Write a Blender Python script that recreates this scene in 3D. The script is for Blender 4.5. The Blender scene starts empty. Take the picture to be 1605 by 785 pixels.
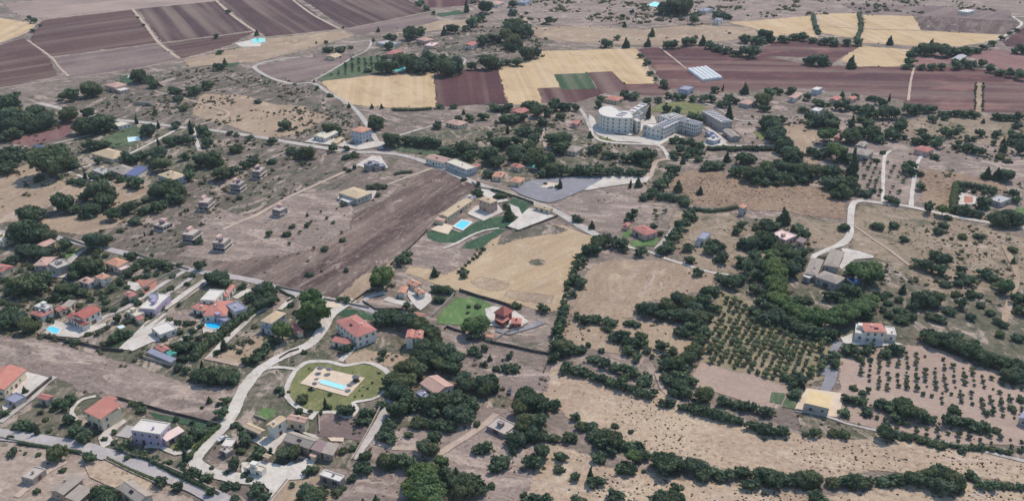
import bpy, math, random
import numpy as np
from mathutils import Vector, noise
from mathutils.geometry import tessellate_polygon

# ------------------------------------------------------------------ camera, sky, sun, exposure
scene = bpy.context.scene
col = scene.collection
CAM_H = 220.0
PITCH = math.radians(25.0)
F_PX = 1390.0                      # focal length in pixels of the 1605 px wide picture
cd = bpy.data.cameras.new('camera')
cam = bpy.data.objects.new('camera', cd)
col.objects.link(cam)
cam.location = (0, 0, CAM_H)
cam.rotation_euler = (math.radians(90) - PITCH, 0, 0)
cd.sensor_fit = 'HORIZONTAL'
cd.sensor_width = 36.0
cd.lens = 36.0 * F_PX / 1605.0
cd.clip_start = 1.0
cd.clip_end = 20000.0
scene.camera = cam

SUN_EL = math.radians(52.0)
SUN_DIR = Vector((0.56, 0.83, 0)).normalized()      # horizontal direction towards the sun
world = bpy.data.worlds.new('World')
scene.world = world
world.use_nodes = True
wn = world.node_tree
bg = wn.nodes['Background']
sky = wn.nodes.new('ShaderNodeTexSky')
sky.sky_type = 'NISHITA'
sky.sun_disc = False
sky.air_density = 1.2
sky.dust_density = 0.2
sky.ozone_density = 2.0
sky.sun_elevation = SUN_EL
sky.sun_rotation = math.atan2(SUN_DIR.x, SUN_DIR.y)
wn.links.new(sky.outputs[0], bg.inputs[0])
bg.inputs[1].default_value = 0.15
sl = bpy.data.lights.new('sun', 'SUN')
sl.energy = 3.05
sl.angle = math.radians(0.5)
sl.color = (1.0, 0.90, 0.77)
so = bpy.data.objects.new('sun', sl)
col.objects.link(so)
to_sun = Vector((SUN_DIR.x * math.cos(SUN_EL), SUN_DIR.y * math.cos(SUN_EL), math.sin(SUN_EL)))
so.rotation_euler = to_sun.to_track_quat('Z', 'Y').to_euler()
so.location = (300, 500, 600)
vs = scene.view_settings
vs.view_transform = 'Standard'
vs.look = 'None'
vs.exposure = 0.36
vs.gamma = 1.0

rnd = random.Random(11)
nrng = np.random.default_rng(5)

# ------------------------------------------------------------------ picture pixel -> place on the ground plan
CS, SN = math.cos(PITCH), math.sin(PITCH)
TILES = {'F': (0, 0, 1.0), 'g': (920, 130, .15284), 'e1': (0, 380, .12773), 'e2': (0, 460, .12773), 'e3': (200, 400, .12773),
         'e4': (200, 480, .12773), 'e6': (400, 440, .12773), 'e7': (600, 420, .15576), 'e8': (660, 270, .15284), 'f1': (0, 560, .12773),
         'f2': (100, 600, .15284), 'f3': (0, 685, .12773), 'f4': (380, 620, .12773), 'f5': (380, 685, .12773), 'k': (400, 540, .15284),
         'm': (640, 500, .12773), 'e9': (1230, 360, .12773)}
for r_, oy_ in zip('abcd', (0, 190, 385, 585)):
    for c_, ox_ in enumerate((0, 400, 800, 1195)):
        TILES[r_ + str(c_)] = (ox_, oy_, .25545)

def px(tile, x, y):
    ox, oy, s = TILES[tile]
    return ox + x * s, oy + y * s

def ground(p, z=0.0):
    u = (p[0] - 802.5) / F_PX
    v = (p[1] - 392.5) / F_PX
    t = (CAM_H - z) / (SN + v * CS)
    return Vector((u * t, t * (CS - v * SN), z))

def depth_at(p, z=0.0):
    v = (p[1] - 392.5) / F_PX
    return (CAM_H - z) / (SN + v * CS)

def pts(spec):
    """'a0:1,2 3,4 a1:5,6' -> picture pixels"""
    out, tile = [], 'F'
    for tok in spec.split():
        if ':' in tok:
            tile, tok = tok.split(':')
        x, y = tok.split(',')[:2]
        out.append(px(tile, float(x), float(y)))
    return out

def lin(c):
    return tuple(((x / 255) / 12.92 if x / 255 <= .04045 else ((x / 255 + .055) / 1.055) ** 2.4) for x in c)

ALB = 0.86
def alb(c, k=1.0):
    return tuple(x * ALB * k * t for x, t in zip(lin(c), (1.02, .985, .925))) + (1,)

# ------------------------------------------------------------------ objects
def tag(o, label=None, cat=None, group=None, kind=None):
    if label: o['label'] = label
    if cat: o['category'] = cat
    if group: o['group'] = group
    if kind: o['kind'] = kind
    return o

def link(name, mesh, parent=None, loc=None, mat=None):
    o = bpy.data.objects.new(name, mesh)
    col.objects.link(o)
    if parent: o.parent = parent
    if loc is not None: o.location = loc
    if mat is not None and mesh is not None: mesh.materials.append(mat)
    return o

def empty(name, loc):
    o = bpy.data.objects.new(name, None)
    o.empty_display_size = 1.0
    col.objects.link(o)
    o.location = loc
    return o

def mesh_of(name, verts, faces, mat=None, mats=None, fm=None, smooth=False):
    m = bpy.data.meshes.new(name)
    m.from_pydata([tuple(v) for v in verts], [], faces)
    for x in ([mat] if mat else (mats or [])): m.materials.append(x)
    if fm: m.polygons.foreach_set('material_index', fm)
    if smooth: m.polygons.foreach_set('use_smooth', [True] * len(m.polygons))
    m.update()
    return m

# ------------------------------------------------------------------ materials
class NT:
    def __init__(self, name):
        self.m = bpy.data.materials.new(name)
        self.m.use_nodes = True
        self.t = self.m.node_tree
        self.b = self.t.nodes['Principled BSDF']
        self.out = self.t.nodes['Material Output']
        self.pos = self.t.nodes.new('ShaderNodeNewGeometry').outputs['Position']
    def n(self, typ, **kw):
        x = self.t.nodes.new('ShaderNode' + typ)
        for k, v in kw.items(): setattr(x, k, v)
        return x
    def l(self, a, b): self.t.links.new(a, b)
    def noise(self, scale, detail=4.0, rough=.55, vec=None, dist=0.0):
        x = self.n('TexNoise')
        x.inputs['Scale'].default_value = scale
        x.inputs['Detail'].default_value = detail
        x.inputs['Roughness'].default_value = rough
        x.inputs['Distortion'].default_value = dist
        self.l(vec if vec is not None else self.pos, x.inputs['Vector'])
        return x.outputs['Fac']
    def mapv(self, rot, scale, loc=(0, 0, 0)):
        x = self.n('Mapping', vector_type='TEXTURE')
        x.inputs['Rotation'].default_value = (0, 0, rot)
        x.inputs['Scale'].default_value = tuple(1.0 / s for s in scale)
        x.inputs['Location'].default_value = loc
        self.l(self.pos, x.inputs['Vector'])
        return x.outputs[0]
    def mrange(self, v, a, b, c=0.0, d=1.0, smooth=True):
        x = self.n('MapRange', interpolation_type='SMOOTHSTEP' if smooth else 'LINEAR')
        self.l(v, x.inputs['Value'])
        for i, q in enumerate((a, b, c, d)): x.inputs[i + 1].default_value = q
        return x.outputs[0]
    def mix(self, f, a, b, mode='MIX'):
        x = self.n('Mix', data_type='RGBA', blend_type=mode)
        if hasattr(f, 'links'): self.l(f, x.inputs[0])
        else: x.inputs[0].default_value = f
        for s, v in ((6, a), (7, b)):
            if hasattr(v, 'links'): self.l(v, x.inputs[s])
            else: x.inputs[s].default_value = v
        return x.outputs[2]
    def math(self, op, a, b):
        x = self.n('Math', operation=op)
        for i, v in enumerate((a, b)):
            if hasattr(v, 'links'): self.l(v, x.inputs[i])
            else: x.inputs[i].default_value = v
        return x.outputs[0]

def finish(nt, color, rough=.95, bump=None, bstr=.4, bdist=.3, spec=.1):
    nt.b.inputs['Roughness'].default_value = rough
    nt.b.inputs['Specular IOR Level'].default_value = spec
    if hasattr(color, 'links'): nt.l(color, nt.b.inputs['Base Color'])
    else: nt.b.inputs['Base Color'].default_value = color
    if bump is not None:
        x = nt.n('Bump')
        x.inputs['Strength'].default_value = bstr
        x.inputs['Distance'].default_value = bdist
        nt.l(bump, x.inputs['Height'])
        nt.l(x.outputs[0], nt.b.inputs['Normal'])

def land(name, a, b, c=None, rot=0.0, stripe=0.0, sfreq=.5, patch=.02, fine=.45, speck=0.0, spc=(70, 66, 60), spscale=.5, feather=True, contrast=.25, rough=.97, run=None, streak=0.0, green=0.0, bare=0.0, gcol=(92, 97, 76)):
    """soil, stubble, grass and gravel: two soil tones in patches, fine grain, drill rows, tufts; ragged edge through the 'edge' attribute"""
    if run:                                   # drill rows follow this line of the picture
        q0, q1 = (ground(q) for q in pts(run))
        rot = math.atan2(q1.y - q0.y, q1.x - q0.x) - math.pi / 2
    nt = NT(name)
    pat = nt.mrange(nt.noise(patch, 6, .6, dist=.4), .32, .68)
    colr = nt.mix(pat, alb(a), alb(b))
    if c is not None:
        colr = nt.mix(nt.mrange(nt.noise(patch * 3.3, 5, .62, vec=nt.mapv(rot + .3, (1, .6, 1), (37, 11, 0)), dist=.8), .50, .70), colr, alb(c))
    if stripe:
        sv = nt.mapv(rot, (sfreq, sfreq * .012, 1))
        st = nt.noise(1.0, 3, .6, vec=sv)
        colr = nt.mix(nt.mrange(st, .3, .7, 0, stripe), colr, (.02, .016, .014, 1), 'MIX')
        sv2 = nt.mapv(rot, (sfreq * .22, sfreq * .006, 1), (5, 9, 0))
        colr = nt.mix(nt.mrange(nt.noise(1.0, 2, .5, vec=sv2), .42, .72, 0, stripe * 1.3), colr, alb((225, 205, 185)))
    if streak:
        sv = nt.mapv(rot, (.12, .012, 1), (3, 71, 0))
        colr = nt.mix(nt.mrange(nt.noise(1.0, 5, .65, vec=sv, dist=.6), .50, .68, 0, streak * .8), colr, alb((194, 172, 160)))
        sv = nt.mapv(rot + .06, (.42, .05, 1), (83, 7, 0))
        n3 = nt.noise(1.0, 6, .75, vec=sv, dist=.9)
        colr = nt.mix(nt.mrange(n3, .54, .70, 0, streak), colr, alb((206, 188, 176)))
        colr = nt.mix(nt.mrange(n3, .46, .32, 0, streak), colr, alb((84, 74, 72)))
    if green:
        colr = nt.mix(nt.mrange(nt.noise(.045, 7, .7, vec=nt.mapv(.4, (1, 1, 1), (211, 31, 0)), dist=1.0), .60 - green, .74 - green, 0, .8), colr, alb(gcol))
    if bare:
        colr = nt.mix(nt.mrange(nt.noise(.07, 7, .72, vec=nt.mapv(rot + .2, (1, .45, 1), (17, 131, 0)), dist=1.2), .62 - bare, .72 - bare, 0, .75), colr, alb((204, 184, 172)))
    g = nt.noise(fine, 8, .75)
    colr = nt.mix(nt.mrange(g, .30, .66, contrast * 1.15, 0.0, False), colr, (.034, .027, .026, 1))
    colr = nt.mix(nt.mrange(nt.noise(fine * .8, 9, .8, vec=nt.mapv(rot, (1, .5, 1), (401, 77, 0))), .52, .72, 0, contrast * 1.1), colr, alb((226, 208, 196)))
    if speck:
        s1 = nt.mrange(nt.noise(spscale, 3, .6, vec=nt.mapv(.7, (1, 1, 1), (91, 17, 0))), .70 - speck, .77 - speck)
        s2 = nt.mrange(nt.noise(.03, 3, .6, vec=nt.mapv(.2, (1, 1, 1), (13, 57, 0))), .38, .62, .15, 1)
        colr = nt.mix(nt.math('MULTIPLY', nt.math('MULTIPLY', s1, s2), .8), colr, alb(spc))
    finish(nt, colr, rough, g, .5, .35)
    if feather:
        at = nt.n('Attribute', attribute_name='edge')
        e = nt.math('ADD', at.outputs['Fac'], nt.math('MULTIPLY', nt.math('SUBTRACT', nt.noise(.35, 5, .7), .5), 1.3))
        al = nt.mrange(e, .35, .65)
        tr = nt.n('BsdfTransparent')
        mx = nt.n('MixShader')
        nt.l(al, mx.inputs[0]); nt.l(tr.outputs[0], mx.inputs[1]); nt.l(nt.b.outputs[0], mx.inputs[2])
        nt.l(mx.outputs[0], nt.out.inputs['Surface'])
    return nt.m

def plain(name, c, rough=.85, var=.18, scale=.6, spec=.2, k=1.0, stain=None):
    nt = NT(name)
    g = nt.noise(scale, 6, .65)
    colr = nt.mix(nt.mrange(g, .3, .7, 0, var), alb(c, k), tuple(x * .45 for x in alb(c, k)[:3]) + (1,))
    colr = nt.mix(nt.mrange(nt.noise(scale * .21, 4, .6, vec=nt.mapv(0, (1, 1, 1), (7, 3, 5))), .45, .75, 0, var * .9), colr, alb(stain or (205, 195, 185)))
    finish(nt, colr, rough, g, .25, .05, spec)
    return nt.m

def roofmat(name, c, c2=None):
    """clay tiles: batches of fired colour, lichen, courses as fine relief"""
    nt = NT(name)
    tc = nt.n('TexCoord').outputs['Object']
    a = nt.noise(1.9, 5, .75)
    colr = nt.mix(nt.mrange(a, .3, .7, 0, .5), alb(c), alb(tuple(x * .72 + 14 for x in c)))
    colr = nt.mix(nt.mrange(nt.noise(.35, 5, .65, vec=nt.mapv(0, (1, 1, 1), (5, 8, 0))), .42, .72, 0, .5), colr, alb(c2 or (215, 165, 140)))
    colr = nt.mix(nt.mrange(nt.noise(.8, 4, .7, vec=nt.mapv(0, (1, 1, 1), (55, 3, 0))), .58, .75, 0, .35), colr, alb((120, 105, 95)))
    w = nt.n('TexWave'); w.inputs['Scale'].default_value = 1.1; w.inputs['Distortion'].default_value = 1.0
    nt.l(nt.pos, w.inputs['Vector'])
    finish(nt, colr, .85, w.outputs['Fac'], .35, .08, .15)
    return nt.m

def leafmat(name, dark, light, warm, cool=None):
    """leaves: light and dark clumps, each plant its own shade, light passing through"""
    nt = NT(name)
    at = nt.n('Attribute', attribute_name='tint').outputs['Fac']
    oi = nt.n('ObjectInfo').outputs['Random']
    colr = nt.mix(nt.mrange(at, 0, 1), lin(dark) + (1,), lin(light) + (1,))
    far = nt.noise(.035, 2, .5)
    colr = nt.mix(nt.mrange(nt.math('ADD', nt.math('MULTIPLY', oi, .6), nt.math('MULTIPLY', far, .6)), .45, .95, 0, .6), colr, lin(warm) + (1,))
    colr = nt.mix(nt.mrange(nt.math('FRACT', nt.math('MULTIPLY', oi, 7.3), 0.0), .55, 1.0, 0, .55), colr, lin(cool or tuple(x * .95 for x in light)) + (1,))
    colr = nt.mix(nt.mrange(nt.noise(.9, 4, .7), .35, .7, 0, .3), colr, tuple(x * .5 for x in lin(dark)) + (1,))
    finish(nt, colr, .7, None, spec=.2)
    tl = nt.n('BsdfTranslucent')
    nt.l(colr, tl.inputs['Color'])
    mx = nt.n('MixShader'); mx.inputs[0].default_value = .4
    nt.l(nt.b.outputs[0], mx.inputs[1]); nt.l(tl.outputs[0], mx.inputs[2])
    nt.l(mx.outputs[0], nt.out.inputs['Surface'])
    return nt.m

M = {}
# ------------------------------------------------------------------ land
def ring_area(q):
    return sum(q[i].x * q[(i + 1) % len(q)].y - q[(i + 1) % len(q)].x * q[i].y for i in range(len(q))) / 2

ZL = [0.02]
EDGES, KEEP_OUT, ROADS = [], [], []
def next_z(step=.0022):
    ZL[0] += step
    return ZL[0]

def resample(q, seg, closed=True):
    out = []
    n = len(q)
    for i in range(n if closed else n - 1):
        a, b = q[i], q[(i + 1) % n]
        k = max(1, int((b - a).length / seg))
        for j in range(k): out.append(a.lerp(b, j / k))
    if not closed: out.append(q[-1])
    return out

def sheet(name, spec, mat, ew=2.5, jit=.8, seg=4.0, label=None, cat=None, raw=None, smooth=False):
    q = raw if raw is not None else [ground(p) for p in pts(spec)]
    if ring_area(q) < 0: q = q[::-1]
    if smooth: q = catmull(q, True, seg)
    q = resample(q, seg)
    n = len(q)
    z = next_z()
    if name in ('field', 'pasture', 'orchard_ground'): EDGES.append([p.copy() for p in q])
    if name in ('yard', 'forecourt'): KEEP_OUT.append([p.copy() for p in q])
    if jit:
        fq = .09 / max(1.0, jit / 1.3)
        q = [Vector((p.x + jit * noise.noise(Vector((p.x * fq, p.y * fq, 3.1))) * 2, p.y + jit * noise.noise(Vector((p.x * fq, p.y * fq, 9.7))) * 2, 0)) for p in q]
    inner, outer = [], []
    for i in range(n):
        kk = 1 if ew < 4 else min(4, n // 6)
        a, b, c = q[i - kk], q[i], q[(i + kk) % n]
        t = (c - a)
        nn = Vector((t.y, -t.x, 0))
        nn = nn.normalized() if nn.length > 1e-6 else Vector((1, 0, 0))
        inner.append(Vector((b.x, b.y, z)))
        outer.append(Vector((b.x, b.y, z - .0012)) + nn * ew)
    verts = inner + outer
    faces = []
    for tri in tessellate_polygon([inner]):
        a, b, c = (inner[i] for i in tri)
        faces.append(tri if (b - a).cross(c - a).z > 0 else tri[::-1])
    for i in range(n):
        j = (i + 1) % n
        faces.append((i, n + i, n + j, j))
    m = mesh_of(name, verts, faces, mat)
    at = m.attributes.new('edge', 'FLOAT', 'POINT')
    at.data.foreach_set('value', [1.0] * n + [0.0] * n)
    o = link(name, m)
    tag(o, label, cat, kind='structure')
    return o

def catmull(q, closed=False, seg=4.0):
    n = len(q)
    out = []
    for i in range(n if closed else n - 1):
        p1, p2 = q[i], q[(i + 1) % n]
        p0 = q[i - 1] if (closed or i > 0) else p1
        p3 = q[(i + 2) % n] if (closed or i + 2 < n) else p2
        k = max(2, int((p2 - p1).length / seg))
        for j in range(k):
            t = j / k
            out.append(.5 * ((2 * p1) + (p2 - p0) * t + (2 * p0 - 5 * p1 + 4 * p2 - p3) * t * t + (3 * p1 - p0 - 3 * p2 + p3) * t ** 3))
    if not closed: out.append(q[-1])
    return out

def road(name, spec, width, mat, ew=.6, label=None, cat=None, closed=False, jit=.25):
    q = catmull([ground(p) for p in pts(spec)], closed, 4.0)
    z = next_z()
    n = len(q)
    rows = []
    for i, p in enumerate(q):
        a = q[i - 1] if (i > 0 or closed) else p
        b = q[(i + 1) % n] if (i < n - 1 or closed) else p
        t = b - a
        s = Vector((t.y, -t.x, 0)).normalized()
        w = width / 2 + jit * noise.noise(Vector((p.x * .08, p.y * .08, 1.3))) * 2
        ROADS.append((p.x, p.y, w + .6))
        rows.append([p + s * (-w - ew), p + s * -w, p + s * w, p + s * (w + ew)])
    verts = [Vector((v.x, v.y, z)) for r in rows for v in r]
    faces = []
    for i in range(n if closed else n - 1):
        j = (i + 1) % n
        for k in range(3):
            faces.append((i * 4 + k, i * 4 + k + 1, j * 4 + k + 1, j * 4 + k))
    m = mesh_of(name, verts, faces, mat)
    m.attributes.new('edge', 'FLOAT', 'POINT').data.foreach_set('value', [0., 1., 1., 0.] * n)
    o = link(name, m)
    tag(o, label, cat, kind='structure')
    return o

A = math.radians
M['ground'] = land('scrub_ground', (148, 133, 124), (124, 112, 104), (174, 158, 147), patch=.014, fine=.35, speck=.13, spc=(80, 84, 72), spscale=.24, feather=False, contrast=.42, streak=0.45, rot=.9, green=.10, bare=.10)
M['purple'] = land('ploughed_purple', (90, 66, 66), (104, 79, 76), None, run='a0:900,330 400,410', stripe=.12, sfreq=.3, patch=.012, contrast=.2, streak=0.08)
M['purple2'] = land('ploughed_dark', (80, 59, 62), (95, 72, 72), None, run='a0:860,70 1000,250', stripe=.16, sfreq=.3, patch=.012, contrast=.2, streak=0.06)
M['mauve'] = land('fallow_mauve', (120, 103, 103), (144, 126, 122), None, run='a0:900,330 400,410', stripe=.1, sfreq=.3, patch=.012, contrast=.26, streak=0.22)
M['pale'] = land('pale_soil', (176, 156, 146), (150, 131, 126), None, run='a0:260,110 800,50', stripe=.1, sfreq=.2, patch=.012, contrast=.18, streak=.3)
M['straw'] = land('straw_stubble', (216, 190, 152), (204, 176, 138), (192, 163, 128), run='a1:1000,470 1010,640', stripe=.17, sfreq=.17, patch=.02, contrast=.2)
M['straw_main'] = land('dry_meadow', (200, 176, 143), (184, 160, 130), (208, 186, 156), run='F:900,370 720,450', stripe=.12, sfreq=.22, patch=.02, contrast=0.26, streak=0.18, speck=.05, spc=(128, 112, 92), bare=.02)
M['maroon'] = land('maroon_soil', (102, 67, 69), (86, 57, 62), None, run='a1:1300,440 1330,640', stripe=.14, sfreq=.25, patch=.012, contrast=.18)
M['red'] = land('red_soil', (106, 70, 72), (90, 60, 66), (138, 98, 92), run='a3:0,420 1400,440', stripe=.14, sfreq=.2, patch=.009, contrast=.2, streak=0.1)
M['redpale'] = land('pale_red_soil', (152, 116, 112), (132, 98, 99), None, run='a3:1400,320 1600,360', stripe=.1, sfreq=.25, patch=.012, contrast=.2)
M['grove_soil'] = land('orchard_soil', (168, 152, 130), (148, 138, 112), (128, 128, 98), patch=.04, contrast=.3, green=.05)
M['dusty'] = land('dusty_ground', (186, 168, 154), (166, 149, 137), (204, 188, 174), patch=.04, contrast=.4, speck=.1, spc=(104, 96, 84), run='F:0,720 300,780', streak=.35, bare=.06)
M['tanscrub'] = land('tan_scrub', (168, 149, 128), (148, 132, 112), (184, 166, 146), patch=.03, contrast=.4, speck=.14, spc=(92, 90, 74), spscale=.3, green=.08, bare=.06, run='F:1340,330 1600,380', streak=.3)
M['crop'] = land('green_crop', (60, 88, 62), (68, 98, 68), None, run='a2:270,460 320,550', stripe=.15, sfreq=.4, contrast=.25)
M['grove'] = land('grove_grass', (96, 116, 86), (84, 102, 78), (114, 126, 96), contrast=.36, speck=.12, spc=(50, 68, 54))
M['brown'] = land('brown_plough', (104, 84, 81), (86, 70, 69), (138, 118, 111), run='F:700,285 420,440', stripe=.14, sfreq=.28, patch=.014, contrast=.42, streak=0.4, bare=.04)
M['tan'] = land('dry_tan', (186, 164, 140), (166, 144, 124), (200, 179, 154), run='F:400,400 540,320', stripe=.06, patch=.02, contrast=.38, speck=.08, spc=(112, 100, 86), streak=0.28, bare=.05, green=.0)
M['foreground'] = land('foreground_meadow', (206, 183, 158), (188, 164, 143), (216, 196, 172), run='F:900,600 1500,730', patch=.025, contrast=.42, speck=.13, spc=(108, 96, 82), spscale=.55, streak=0.35, bare=.06)
M['greybrown'] = land('grey_fallow', (160, 143, 135), (140, 125, 118), (184, 168, 157), run='F:60,550 300,620', stripe=.06, patch=.02, contrast=.42, speck=.12, spc=(92, 90, 79), streak=.45, bare=.10, green=.04)
M['brownspeck'] = land('rough_pasture', (170, 145, 122), (152, 128, 110), None, patch=.03, contrast=.36, speck=.2, spc=(104, 90, 78), spscale=.35, run='b2:1000,400 1600,420', streak=.2)
M['pink'] = land('pink_soil', (188, 166, 152), (172, 150, 138), None, run='F:1110,575 1230,610', stripe=.07, sfreq=.5, patch=.02, contrast=.24)
M['scrubgreen'] = land('green_scrub', (112, 110, 92), (134, 123, 108), (92, 96, 78), patch=.03, contrast=.44, speck=.18, spc=(66, 74, 60), spscale=.22, green=.12, bare=.12)
M['darkscrub'] = land('dark_scrub', (124, 112, 104), (104, 97, 89), (150, 137, 127), patch=.02, contrast=.44, speck=.16, spc=(70, 75, 64), spscale=.22, streak=0.5, run='F:400,340 560,265', green=.12, bare=.10)
M['garden'] = land('garden_ground', (134, 124, 112), (112, 110, 92), (160, 148, 136), patch=.05, contrast=.44, speck=.16, spc=(66, 76, 60), spscale=.25, green=.20, bare=.12, run='c0:1200,190 760,640', streak=.3)
M['lawn'] = land('watered_lawn', (62, 92, 71), (72, 102, 76), (54, 80, 63), patch=.06, contrast=.28)
M['brightlawn'] = land('bright_lawn', (108, 138, 84), (92, 122, 76), (128, 148, 98), patch=.06, contrast=.28, bare=-.02)
M['olivelawn'] = land('dry_lawn', (134, 138, 92), (118, 124, 82), (150, 146, 104), patch=.05, contrast=.34, speck=.09, spc=(84, 90, 64), bare=-.02)
M['white'] = land('white_gravel', (222, 216, 208), (204, 196, 188), (190, 180, 172), patch=.06, contrast=.22)
M['road'] = land('pale_lane', (204, 197, 191), (186, 179, 175), (170, 162, 158), patch=.05, contrast=.26)
M['asphalt'] = land('pale_asphalt', (186, 180, 179), (174, 168, 169), (198, 190, 186), patch=.05, contrast=.18)
M['track'] = land('dirt_track', (204, 184, 168), (186, 166, 153), None, patch=.05, contrast=.3)
M['lot'] = land('asphalt_lot', (150, 149, 156), (137, 136, 144), (163, 162, 167), patch=.03, contrast=.18)
M['sand'] = land('sand_paving', (228, 208, 187), (216, 196, 177), None, patch=.1, contrast=.15)
M['terracotta'] = land('terracotta_paving', (192, 136, 118), (178, 122, 108), None, patch=.1, contrast=.25)

# the ground reaches past the horizon of the picture
link('ground', mesh_of('ground', [(-6000, -200, 0), (6000, -200, 0), (6000, 9000, 0), (-6000, 9000, 0)], [(0, 1, 2, 3)], M['ground']))
tag(bpy.data.objects['ground'], 'grey brown dry scrubland running under all the fields and houses', 'ground', kind='structure')

def S(mat, spec, label, name='field', ew=2.5, jit=.8, **k):
    ew, jit = ew * 1.25, jit * 1.5
    return sheet(name, spec, M[mat], ew, jit, label=label, cat=k.pop('cat', 'field'), **k)

# rough zones first
S('darkscrub', 'F:0,210 130,180 300,205 410,222 470,235 560,250 570,262 400,340 300,400 180,385 110,372 0,350', 'dark scrubby land around the unfinished flat-roofed houses', 'scrubland', 12, 4, cat='scrubland')
S('darkscrub', 'F:180,125 330,105 400,110 480,135 540,165 570,205 540,225 420,212 300,198 170,182 120,160', 'stony scrub between the purple fields and the main road', 'scrubland', 10, 4, cat='scrubland')
S('tan', 'F:300,170 330,150 372,152 400,160 470,168 500,185 470,205 420,212 370,200 330,190', 'bare tan clearing in the stony scrub', 'clearing', 6, 3, cat='clearing')
S('darkscrub', 'F:560,85 700,55 790,40 860,60 830,90 700,110 600,112 540,110', 'scrub and gardens around the far pink villas', 'scrubland', 8, 3, cat='scrubland')
S('scrubgreen', 'F:620,215 700,205 860,190 1000,235 1040,262 1010,285 900,275 800,285 720,255 640,240', 'green scrub behind the long white road building', 'scrubland', 8, 3, cat='scrubland')
S('scrubgreen', 'F:1130,350 1230,345 1330,395 1450,440 1605,420 1605,560 1460,520 1330,520 1230,500 1150,440', 'bushy green scrub around the grey-roofed villa', 'scrubland', 10, 4, cat='scrubland')
S('tanscrub', 'F:1340,318 1420,330 1605,372 1605,440 1500,455 1420,420 1345,390', 'dry tan scrub below the winding white lane', 'scrubland', 8, 4, cat='scrubland')
S('scrubgreen', 'F:560,520 700,540 830,600 830,785 560,785 540,700 590,640', 'shady wooded ground in the near middle', 'scrubland', 8, 4, cat='scrubland')
S('greybrown', 'F:1160,180 1300,185 1420,190 1605,185 1605,330 1440,318 1330,315 1250,270 1180,240', 'dry gardens behind the right-hand lanes', 'scrubland', 8, 3, cat='scrubland')
S('garden', 'F:-20,372 110,382 190,400 300,428 400,446 512,474 590,492 560,520 500,560 400,580 370,604 290,604 170,566 60,532 -20,526', 'garden ground of the villa quarter below the street', 'garden', 5, 2, cat='garden')
S('garden', 'F:-20,575 90,592 150,617 230,647 345,668 330,700 300,735 204,716 128,697 -20,672', 'garden ground around the near salmon and lilac houses', 'garden', 4, 2, cat='garden')
S('garden', 'F:380,580 480,555 600,560 600,660 560,720 440,720 360,690 370,640', 'garden ground around the oval pool lawn and farm', 'garden', 4, 2, cat='garden')
S('garden', 'F:120,195 230,192 330,210 350,260 260,300 150,330 90,280 110,230', 'garden ground around the long tan hipped house', 'garden', 5, 2, cat='garden')
# far land along the upper edge
S('greybrown', 'F:700,-20 1605,-20 1605,24 1480,20 1340,22 1200,28 1080,36 900,40 780,30', 'far hazy brown rough land on the upper edge', 'rough_land', 8, 3, cat='land')
S('tan', 'F:830,45 930,42 1010,48 1090,40 1180,45 1180,58 1060,72 980,70 900,66 850,60', 'far pale pasture beyond the striped straw field', 'pasture', 5, 2)
S('mauve', 'a3:480,25 1000,35 1500,60 1530,128 1200,115 940,98 600,84', 'far mauve fallow strip above the straw parcels')
S('straw', 'a2:1350,140 1605,122 a3:0,125 300,100 310,190 335,235 215,202 60,228 0,195 a2:1500,175', 'far straw parcel with a ragged hedge below')
S('straw', 'a3:330,85 588,86 600,160 580,235 480,225 365,200 355,140', 'far small straw parcel between two dark hedges')
S('straw', 'a3:628,96 930,101 976,186 632,176', 'far straw parcel left of the brown parcel')
S('straw', 'a3:622,182 980,192 1468,217 1430,250 1200,285 1060,290 920,280 610,262 600,230', 'far long straw strip above the winding hedge')
S('brown', 'a3:936,101 1550,131 1592,152 1472,210 985,187', 'far dark brown parcel among straw parcels')
S('maroon', 'a3:1490,260 1605,175 1640,180 1640,290 1500,285', 'dark purple parcel cut by the right picture edge')
S('red', 'a2:1510,300 1605,278 a3:60,262 210,240 330,250 600,285 480,350 430,385 330,352 100,345 0,350 a2:1540,345', 'upper red soil field left of the straw triangle')
S('straw', 'a3:610,285 930,310 860,405 600,412 480,372', 'small straw field wedged between red fields')
S('redpale', 'a3:940,345 965,322 1180,345 1150,392 930,405', 'small pink soil parcel by the grey farmhouse')
S('redpale', 'a3:1270,345 1400,300 1605,330 1640,335 1640,455 1500,430 1390,395', 'pale red field beyond the farmhouse hedge')
S('red', 'F:1002,77 1101,71.5 1145,87 1195,89 1259,100 1323,105 1433,106 1522,107 1565,112 1625,124 1625,178 1558,176 1494,173 1420,166 1422,158 1389,153 1318,143 1259,139 1195,140 1158,145 1096,143 1068,138 1048,139 1023,104', 'long red soil field with the white greenhouse', ew=2)
S('straw', 'a2:-76,420 0,405 130,370 200,316 770,300 830,400 890,515 710,516 640,470 620,440 270,455 300,540 180,545 200,632 40,640 -21,640', 'large striped straw field around the green rectangle', ew=2)
S('maroon', 'a2:180,545 300,540 330,550 520,545 560,575 410,626 200,632', 'maroon strip below the green crop rectangle', ew=2)
S('crop', 'a2:270,460 470,450 522,545 322,551', 'dark green rectangular crop in the straw field', ew=1, jit=.3)
S('maroon', 'a2:474,447 622,440 740,560 562,572', 'maroon rectangle beside the green crop', ew=1, jit=.3)
S('red', 'a2:700,520 890,515 972,545 960,582 812,586 740,560', 'small reddish plot below the straw field', ew=1.5)
S('straw', 'a1:410,500 720,466 1098,456 1110,660 800,660 560,640 480,570', 'ribbed straw field by the bend of the white lane', ew=1.5)
S('maroon', 'a1:1100,456 1300,430 1484,420 1545,640 1300,645 1116,660', 'maroon field between two straw fields', ew=1.5)
S('grove', 'a1:380,496 590,355 790,345 735,440 700,455 440,494', 'green young grove beside the far pink villas', 'grove_ground', 1.5)
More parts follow.
